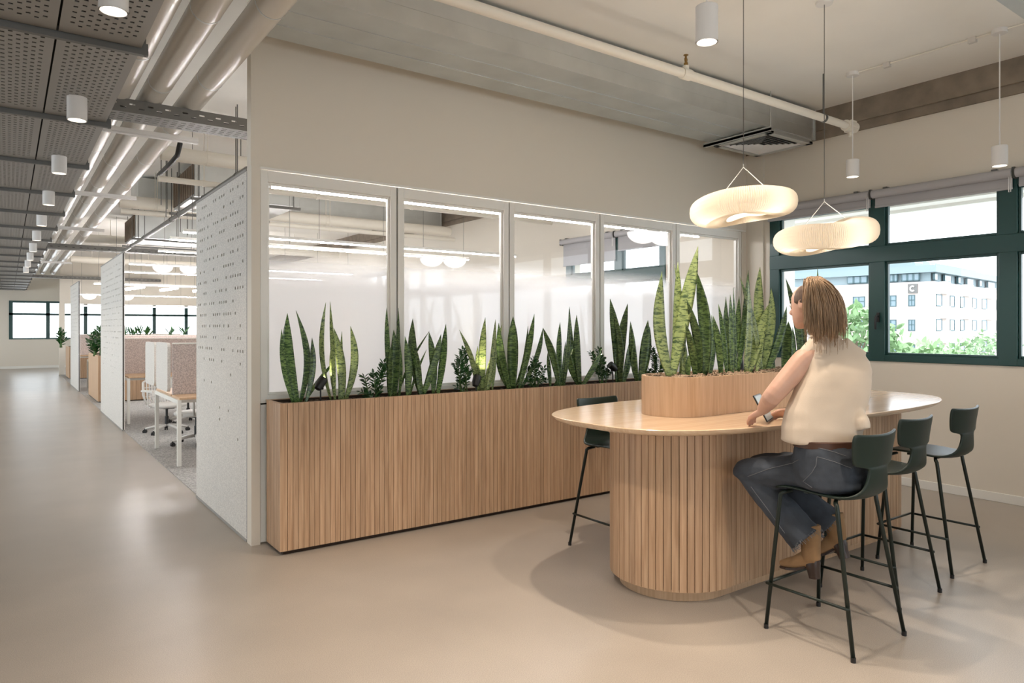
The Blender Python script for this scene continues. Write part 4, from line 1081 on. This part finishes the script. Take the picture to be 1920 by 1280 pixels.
a, b = along(1703, dl), along(1721, dl)
sg = MB(); fbox(sg, Cc, dl, nl, min(a, b), max(a, b), 6.15, 7.35, .16, .05); so = obj('sign', sg, mat('sign_grey', rgb(104, 102, 100), .6), bt)
cc = Cc+dl*((a+b)/2)+nl*.2+Vector((0, 0, 6.75)); m = MB(); pts = []
rx = abs(b-a)*.30
m2 = MB()
for k in range(25):
    w = math.radians(48+264*k/24)
    for rr in (.40, .22):
        for dd in (0, .06): m2.v.append(tuple(cc-dl*(rx/.40*rr*math.cos(w))+Vector((0, 0, rr*math.sin(w)))+nl*dd))
for k in range(24):
    b0 = k*4; m2.f += [(b0, b0+4, b0+5, b0+1), (b0+2, b0+3, b0+7, b0+6), (b0+1, b0+5, b0+7, b0+3), (b0, b0+2, b0+6, b0+4)]
obj('letter', m2, emitless if False else M['white'], so)
M['tree'] = mat('pale_foliage', rgb(128, 158, 112), .8, rnd=.1, var=.2, vscale=1.5)
M['bark'] = mat('bark', rgb(120, 104, 90), .9)
def tree(px, pytop, D, r, label, seed, n=900):
    rnd = random.Random(seed); p = ray(px, 615)*D; ztop = CH+(615-pytop)/CF*D
    t = thing('tree', label, 'tree', (p.x, p.y, GZ0), 'trees outside the window')
    m = MB(); cz = ztop-r
    for _ in range(n):
        v = Vector((rnd.gauss(0, 1), rnd.gauss(0, 1), rnd.gauss(0, 1))).normalized()*r*rnd.uniform(.35, 1)**.5
        q = Vector((p.x, p.y, cz))+Vector((v.x, v.y, v.z)); a = Vector((rnd.gauss(0, 1), rnd.gauss(0, 1), rnd.gauss(0, 1))).normalized()
        leaflet(m, q, a, Vector((rnd.gauss(0, 1), rnd.gauss(0, 1), 1)), .36, .17)
    obj('foliage', m, M['tree'], t)
    br = MB().tube([(p.x, p.y, GZ0), (p.x+.1, p.y, cz-r*.4), (p.x, p.y, cz+r*.4)], [.16, .11, .03], 8)
    for k in range(5):
        a = k*1.3; br.tube([(p.x, p.y, cz-r*.3), (p.x+math.cos(a)*r*.6, p.y+math.sin(a)*r*.6, cz+r*.3)], [.05, .015], 6)
    obj('trunk', br, M['bark'], t)
tree(1604, 572, 24, 1.5, 'pale green tree outside between the head of the woman and the window mullion', 1)
tree(1690, 630, 27, 1.7, 'pale green tree top low in the middle pane', 2)
tree(1745, 640, 33, 1.9, 'second pale tree top along the bottom of the middle pane', 3)
tree(1800, 634, 40, 2.3, 'third pale tree top along the bottom of the middle pane', 4)
tree(1853, 622, 47, 2.5, 'pale tree top at the right of the middle pane', 5)
# end of a metal channel hanging at the top right corner
q0 = on_z(1872, -12, 3.9); q1 = on_z(1935, 32, 3.9)
dq = (q1-q0).normalized(); wq = Vector((-dq.y, dq.x, 0))
cq = (q0+q1)/2
mt_ = thing('metal_channel', 'short galvanised channel at the top right corner', 'channel', tuple(cq))
obj('channel_body', MB().obox(cq+Vector((0, 0, .03)), dq*.45, wq*.05, Vector((0, 0, .03))), M['galv'], mt_, bevel=.003)
for q in (-.3, .3): obj('hanger', MB().tube([cq+dq*q+Vector((0, 0, .05)), cq+dq*q+Vector((0, 0, CEIL-3.9-.002))], .005, 6), M['steel'], mt_)
# ------------------------------------------------------------ the seated woman
ZV = Vector((0, 0, 1))
def pt(px, py, D): return Vector((0, 0, CH))+ray(px, py)*D
def ell(c, A, B, ra, rb, n=24, e=2.0):
    o = []
    for k in range(n):
        w = 2*PI*k/n; cc, s = math.cos(w), math.sin(w)
        o.append(c+A*(ra*math.copysign(abs(cc)**(2/e), cc))+B*(rb*math.copysign(abs(s)**(2/e), s)))
    return o
def limb(mb, pts, rs, n=16, sub=4, flat=1.0):
    """smooth tapered limb through points (Catmull-Rom)"""
    P = [Vector(p) for p in pts]; Q = []; R_ = []
    for i in range(len(P)-1):
        p0, p1, p2, p3 = P[max(i-1, 0)], P[i], P[i+1], P[min(i+2, len(P)-1)]
        for k in range(sub):
            t = k/sub
            Q.append(.5*((2*p1)+(p2-p0)*t+(2*p0-5*p1+4*p2-p3)*t*t+(3*p1-p0-3*p2+p3)*t**3)); R_.append(rs[i]+(rs[i+1]-rs[i])*t)
    Q.append(P[-1]); R_.append(rs[-1]); mb.tube(Q, R_, n)
def ball(mb, c, r, sx=1, sy=1, sz=1, n=14):
    pr = [(max(.001, r*math.cos(a)), r*math.sin(a)) for a in [-PI/2+PI*k/10 for k in range(11)]]
    b = len(mb.v); mb.lathe(pr, (0, 0, 0), n)
    for i in range(b, len(mb.v)):
        x, y, z = mb.v[i]; mb.v[i] = (c[0]+x*sx, c[1]+y*sy, c[2]+z*sz)
def fuse(name, mb, voxel, m, parent, smooth=2, disp=None):
    """one continuous surface out of the overlapping volumes"""
    me = mb.mesh(name); o = bpy.data.objects.new(name, me); COL.objects.link(o)
    r = o.modifiers.new('r', 'REMESH'); r.mode = 'VOXEL'; r.voxel_size = voxel
    if smooth:
        s = o.modifiers.new('s', 'SMOOTH'); s.iterations = smooth; s.factor = .5
    if disp:
        tx = bpy.data.textures.new(name+'_folds', 'CLOUDS'); tx.noise_scale = disp[1]; tx.noise_depth = 1
        d = o.modifiers.new('d', 'DISPLACE'); d.texture = tx; d.strength = disp[0]; d.texture_coords = 'GLOBAL'; d.mid_level = .5
    dg = bpy.context.evaluated_depsgraph_get()
    me2 = bpy.data.meshes.new_from_object(o.evaluated_get(dg)); bpy.data.objects.remove(o)
    me2.name = name; me2.materials.clear(); me2.materials.append(m)
    me2.polygons.foreach_set('use_smooth', [True]*len(me2.polygons))
    q = bpy.data.objects.new(name, me2); COL.objects.link(q)
    if parent: q.parent = parent; q.location = -Vector(parent.location)
    return q
M['skin'] = mat('skin', rgb(200, 160, 140), .5, var=.05, vscale=12)
M['skin'].node_tree.nodes['Principled BSDF'].inputs['Subsurface Weight'].default_value = .08
M['vest'] = mat('cream_fabric', rgb(208, 192, 174), .85, bump=.1, bscale=300)
M['denim'] = mat('grey_blue_denim', rgb(56, 62, 71), .85, var=.28, vscale=9, bump=.15, bscale=420)
M['suede'] = mat('tan_suede', rgb(136, 106, 74), .9, var=.08, vscale=20)
M['sole'] = mat('dark_brown_leather', rgb(48, 33, 27), .4)
M['belt'] = mat('brown_belt_leather', rgb(74, 48, 36), .5)
M['hair'] = mat('light_brown_hair', rgb(160, 132, 104), .5, var=.45, vscale=1, stretch=(90, 90, 6))
M['hair_dark'] = mat('brown_hair', rgb(84, 66, 54), .55, var=.3, vscale=1, stretch=(90, 90, 8))
W0 = thing('person', 'seated woman in cream sleeveless top and dark jeans holding a tablet', 'person', (3.58, 2.0, 0))
VR = [(1466,1612,828,.122,3.71), (1467,1614,800,.122,3.71), (1474,1619,770,.118,3.715), (1487,1626,740,.118,3.72), (1499,1630,715,.118,3.73), (1507,1631,695,.112,3.74), (1507,1627,676,.098,3.755), (1504,1616,660,.082,3.77), (1511,1598,648,.066,3.78), (1518,1580,637,.052,3.79), (1522,1572,630,.048,3.79)]
def torso(inset, rows):
    out = []
    for (a, b, y, t, D) in rows:
        c = pt((a+b)/2, y, D); hw = (b-a)/2/CF*D
        out.append(ell(c, RV, FV, hw-inset, t-inset, 32, 2.3))
    return out
HC = pt(1516, 573, 3.84)                       # centre of the head
hf = Vector((.06, .99, -.12)).normalized(); hs = Vector((.99, -.06, 0)).normalized(); hu = hs.cross(hf).normalized()
def hp(x, y, z): return HC+hs*x+hf*y+hu*z
body = MB()
body.loft(torso(.016, VR[:-2]+[(1525,1568,638,.05,3.79)]))
limb(body, [pt(1546, 648, 3.79), pt(1538, 628, 3.80), hp(.0, -.02, -.07)], [.058, .052, .05])
HR = [(-.120,.055,.020,.024), (-.112,.052,.034,.038), (-.09,.04,.050,.056), (-.06,.025,.060,.073), (-.02,.010,.068,.086), (.02,.0,.073,.093), (.055,-.006,.074,.095), (.085,-.01,.064,.084), (.108,-.01,.042,.056), (.118,-.01,.014,.02)]
body.loft([ell(hp(0, y, z), hs, hf, rx, ry, 24) for z, y, rx, ry in HR])
limb(body, [hp(0, .088, .02), hp(0, .100, -.008), hp(0, .112, -.024), hp(0, .098, -.034)], [.008, .010, .013, .009], sub=3)   # nose
limb(body, [hp(-.024, .078, -.062), hp(0, .094, -.060), hp(.024, .078, -.062)], [.006, .009, .006], sub=3)
for sx in (-1, 1):                              # ears
    ring = [hp(sx*(.073+.007*math.sin(a)), -.012+.018*math.cos(a), .0+.030*math.sin(a)) for a in [2*PI*k/12 for k in range(13)]]
    body.tube(ring, .006, 8); ball(body, hp(sx*.074, -.010, -.002), .016, .6, 1, 1.5)
# arms: shoulder, elbow, wrist
SL, EL, WL = pt(1509, 674, 3.76), pt(1450, 741, 3.74), pt(1430, 768, 3.86)
SR, ER, WR = pt(1606, 686, 3.80), Vector((3.86, 2.26, 1.15)), Vector((3.80, 2.40, 1.115))
limb(body, [SL+RV*.05+ZV*.01, SL, SL.lerp(EL, .45), EL, EL.lerp(WL, .4), WL], [.058, .062, .058, .049, .046, .031])
limb(body, [SR-RV*.05, SR, SR.lerp(ER, .45), ER, ER.lerp(WR, .4), WR], [.056, .056, .052, .044, .042, .030])
def hand(mb, w, palm_dir, spread, normal, curl):
    """palm and five fingers; spread points to the thumb side, normal to the back of the hand"""
    d, s, n = palm_dir.normalized(), spread.normalized(), normal.normalized()
    mb.loft([ell(w+d*q, s, n, a, b, 14, 2.6) for q, a, b in ((-.01, .028, .024), (.02, .034, .021), (.055, .041, .019), (.085, .041, .015), (.094, .036, .011))])
    for k, (off, L) in enumerate(((.029, .070), (.010, .080), (-.010, .075), (-.028, .058))):
        p = w+d*.078+s*off; a = curl; pts = [p]
        for j, f in enumerate((.46, .30, .24)):
            dd = d*math.cos(a)-n*math.sin(a)+s*off*1.2; p = p+dd.normalized()*L*f; pts.append(p); a += curl
        limb(mb, pts, [.0098, .0092, .0085, .0065], 10, 3)
    b = w+d*.028+s*.030; t1 = b+(d*.55+s*.75-n*.25).normalized()*.036; t2 = t1+(d*.9+s*.2-n*.35).normalized()*.030
    limb(mb, [b-s*.012, b, t1, t2], [.014, .0135, .011, .008], 10, 3)
hand(body, WL+Vector((0, 0, -.006)), Vector((.18, .80, -.40)), Vector((.9, -.1, .25)), Vector((-.35, .2, .9)), .42)
hand(body, WR, Vector((-.35, .80, -.10)), Vector((-.75, -.2, .5)), Vector((.4, .1, .9)), .40)
# hips and legs under the cloth
KL = pt(1402, 884, 4.0); KR = KL+Vector((.16, .03, .005))
AL, AR = Vector((3.535, 2.13, .47)), Vector((3.755, 2.11, .50))
body_o = fuse('body', body, .0055, M['skin'], W0, 2)
# features
for sx in (-1, 1):
    e = MB(); ball(e, hp(sx*.031, .083, .014), .012); obj('eye', e, M['lamp_white'], body_o, smooth=True)
    e = MB(); e.tube([hp(sx*.017, .094, .034), hp(sx*.033, .091, .038), hp(sx*.05, .076, .032)], [.003, .004, .002], 6); obj('eyebrow', e, M['hair_dark'], body_o)
# top
vest = MB(); vest.loft(torso(0, VR))
for (p, q, r0, r1) in ((pt(1512, 668, 3.755), pt(1530, 640, 3.79), .050, .040), (pt(1612, 672, 3.775), pt(1578, 641, 3.79), .050, .042)): limb(vest, [p, p.lerp(q, .5), q], [r0, (r0+r1)/2, r1])
limb(vest, [pt(1600, 760, 3.66), pt(1612, 790, 3.63), pt(1617, 806, 3.62)], [.03, .05, .045])
vo = fuse('sleeveless_top', vest, .008, M['vest'], W0, 3, (.020, .17))
cr = [ell(pt((a+b)/2, y, D), RV, FV, (b-a)/2/CF*D+.004, t+.006, 32, 2.3) for (a, b, y, t, D) in [(1520,1575,634,.050,3.79), (1521,1573,628,.048,3.79), (1525,1569,628,.044,3.79), (1525,1569,634,.044,3.79)]]
obj('collar', MB().loft(cr), M['vest'], W0, smooth=True)
# jeans
jn = MB(); XV, YV = Vector((.96, -.28, 0)).normalized(), Vector((.28, .96, 0)).normalized()
pel = [(pt(1552, 824, 3.71), .178, .120), (pt(1553, 842, 3.70), .186, .135), (pt(1556, 865, 3.70), .196, .155), (pt(1558, 888, 3.70), .200, .165), (pt(1558, 906, 3.70), .19, .160), (pt(1556, 916, 3.70), .15, .12)]
jn.loft([ell(c, XV, YV, a, b, 32, 2.3) for c, a, b in pel])
HL = Vector((3.475, 2.04, .862)); HRr = Vector((3.675, 2.0, .862))
limb(jn, [HL+Vector((0, -.1, 0)), HL, HL.lerp(KL, .5), KL, KL+Vector((0, .035, -.03))], [.10, .105, .092, .074, .055])
limb(jn, [HRr+Vector((0, -.1, 0)), HRr, HRr.lerp(KR, .5), KR, KR+Vector((0, .035, -.03))], [.10, .105, .092, .074, .055])
hemL, hemR = AL+Vector((-.01, .02, .005)), AR+Vector((-.005, .03, .02))
limb(jn, [KL+Vector((0, .01, .01)), KL.lerp(hemL, .3), KL.lerp(hemL, .65), hemL], [.068, .080, .088, .098])
limb(jn, [KR+Vector((0, .01, .01)), KR.lerp(hemR, .3), KR.lerp(hemR, .65), hemR], [.066, .074, .080, .088])
jo = fuse('jeans', jn, .0075, M['denim'], W0, 2, (.012, .07))
M['stitch'] = mat('pale_stitching', rgb(104, 106, 110), .8)
from mathutils.bvhtree import BVHTree
bvh = BVHTree.FromPolygons([v.co.copy() for v in jo.data.vertices], [tuple(q.vertices) for q in jo.data.polygons])
def seam(nm, pp, r=.0016, sub=6):
    """stitching laid on the surface of the cloth"""
    out = []
    for (x0, y0), (x1, y1) in zip(pp[:-1], pp[1:]):
        for k in range(sub):
            d = ray(x0+(x1-x0)*k/sub, y0+(y1-y0)*k/sub).normalized(); h = bvh.ray_cast(Vector((0, 0, CH)), d)
            if h[0] is not None: out.append(h[0]+h[1]*.001)
    if len(out) > 2: obj(nm, MB().tube(out, r, 5), M['stitch'], jo)
seam('pocket_stitching', [(1532,856), (1566,866), (1602,880)]); seam('pocket_stitching', [(1532,856), (1530,872), (1522,886), (1506,902), (1526,916)])
seam('side_seam', [(1402,893), (1444,878), (1486,868), (1500,860)]); seam('yoke_seam', [(1528,838), (1560,846), (1592,857)], .0018); seam('side_seam', [(1408,912), (1440,955), (1478,1008)], .0018)
# raw hems
fr = MB(); rr = random.Random(4)
for hm, kn, rad in ((hemL, KL, .094), (hemR, KR, .084)):
    ax = (hm-kn).normalized(); u = ax.cross(XV).normalized(); v = ax.cross(u)
    for k in range(70):
        w = rr.uniform(0, 2*PI); p = hm+u*rad*math.cos(w)+v*rad*math.sin(w); fr.tube([p-ax*.012, p+ax*rr.uniform(.004, .016)+Vector((rr.uniform(-.01, .01), rr.uniform(-.01, .01), -.006))], .0013, 4)
fo = obj('frayed_hem', fr, M['stitch'], jo); fo['kind'] = 'stuff'
obj('belt', MB().loft([ell(pt(1552, y, 3.71), XV, YV, .181+d, .126+d, 40, 2.3) for y, d in ((836, 0), (835, .006), (823, .006), (822, 0))]), M['belt'], W0, smooth=True, split=40)
# boots
def boot(ankle, heel, toe, nm):
    f = (toe-heel); f2 = f.normalized(); side = f2.cross(ZV).normalized(); up = side.cross(f2).normalized()
    L = f.length
    sh = (ankle-heel-f2*.04).normalized()
    m = MB(); b0 = heel+f2*.035
    lo = [(ankle+sh*.08, .055, .060), (ankle, .050, .055), (ankle.lerp(b0+up*.07, .6), .045, .052), (b0+up*.075, .040, .052)]
    m.loft([ell(c, side, f2, a, b, 18) for c, a, b in lo])
    prof = [(.0, .05, .030, .050), (.03, .052, .036, .052), (.08, .048, .038, .048), (.14, .036, .041, .036), (.19, .028, .038, .027), (.225, .022, .028, .020), (.243, .02, .012, .012)]
    m.loft([ell(heel+f2*(q*L/.245)+up*(h+.012+.03*max(0, 1-q/.12)), side, up, a, b, 16, 2.3) for q, h, a, b in prof])
    o = fuse('boot', m, .006, M['suede'], W0, 2)
    s = MB()
    sp = [(.06, .030, .030), (.12, .037, .012), (.18, .040, .008), (.235, .022, .008)]
    s.loft([[heel+f2*(q*L/.245)+side*a+up*(z+.012), heel+f2*(q*L/.245)-side*a+up*(z+.012), heel+f2*(q*L/.245)-side*a+up*z, heel+f2*(q*L/.245)+side*a+up*z] for q, a, z in sp])
    obj('sole', s, M['sole'], o)
    k = MB(); k.loft([ell(heel+f2*q+up*z, side, f2, a, b, 14, 2.6) for z, q, a, b in ((-.022, .028, .026, .028), (.02, .030, .029, .032), (.055, .030, .034, .040), (.075, .022, .026, .03))])
    obj('heel', k, M['sole'], o, smooth=True, split=45)
    return o
boot(AL, Vector((3.525, 2.075, .300)), Vector((3.545, 2.315, .262)), 'l')
boot(AR, Vector((3.765, 2.045, .375)), Vector((3.775, 2.270, .282)), 'r')
# hair
hr = MB()
hr.loft([ell(hp(0, y-.018, z), hs, hf, rx+.011, ry+.004, 24) for z, y, rx, ry in [(-.03,-.028,.055,.062), (.0,-.016,.066,.078)]+[(a, b, c, d) for a, b, c, d in HR if a >= .02]]+[ell(hp(0, -.028, .128), hs, hf, .02, .03, 24)])
hcap = fuse('hair', hr, .007, M['hair_dark'], W0, 2)
vol = MB(); Dh = 3.71
vol.loft([ell(pt(x, y, Dh+dd), RV, FV, r, .034*min(1, r/.06), 24) for x, y, r, dd in ((1530,520,.010,.05), (1531,525,.042,.04), (1536,543,.068,.02), (1542,572,.084,0), (1542,598,.086,0), (1542,612,.070,0), (1541,622,.03,.0))])
hv = obj('ponytail', vol, M['hair'], hcap, smooth=True)
sr = random.Random(5); sm = MB()
for k in range(900):
    xe = sr.uniform(1510, 1585); wisp = k % 14 == 0
    ye = sr.uniform(640, 668) if wisp and xe > 1525 else sr.gauss(624, 9)+6*math.sin(xe*.21)
    dq = sr.uniform(-.075, .02) if k % 3 else sr.uniform(-.085, -.05)
    if wisp: xe = 1542+(xe-1542)*1.12
    P0 = (sr.gauss(1522, 6), sr.gauss(534, 4)); P1 = (1526+(xe-1540)*.42+sr.gauss(0, 3), 501+abs(xe-1536)*.12+sr.gauss(0, 2)); P2 = (1539+(xe-1540)*1.16+sr.gauss(0, 4), 552); P3 = (xe, ye)
    pts = []; amp = sr.uniform(.4, 2.0); ph = sr.uniform(0, 6); fq = sr.uniform(4, 10)
    for j in range(12):
        t = j/11; b = ((1-t)**3, 3*t*(1-t)**2, 3*t*t*(1-t), t**3)
        x = sum(c*p[0] for c, p in zip(b, (P0, P1, P2, P3))); y = sum(c*p[1] for c, p in zip(b, (P0, P1, P2, P3)))
        x += amp*math.sin(t*fq+ph)*t; pts.append(pt(x, y, Dh+.05*(1-t)+dq*math.sin(PI*min(1, t*1.4)/1.4+.15)))
    w_ = .55 if wisp else sr.uniform(.7, 1.25)
    sm.tube(pts, [w_*(.0010+.0016*math.sin(PI*min(.97, .12+j/12))) for j in range(12)], 4)
so_ = obj('loose_strands', sm, M['hair'], hcap, smooth=True); so_['kind'] = 'stuff'
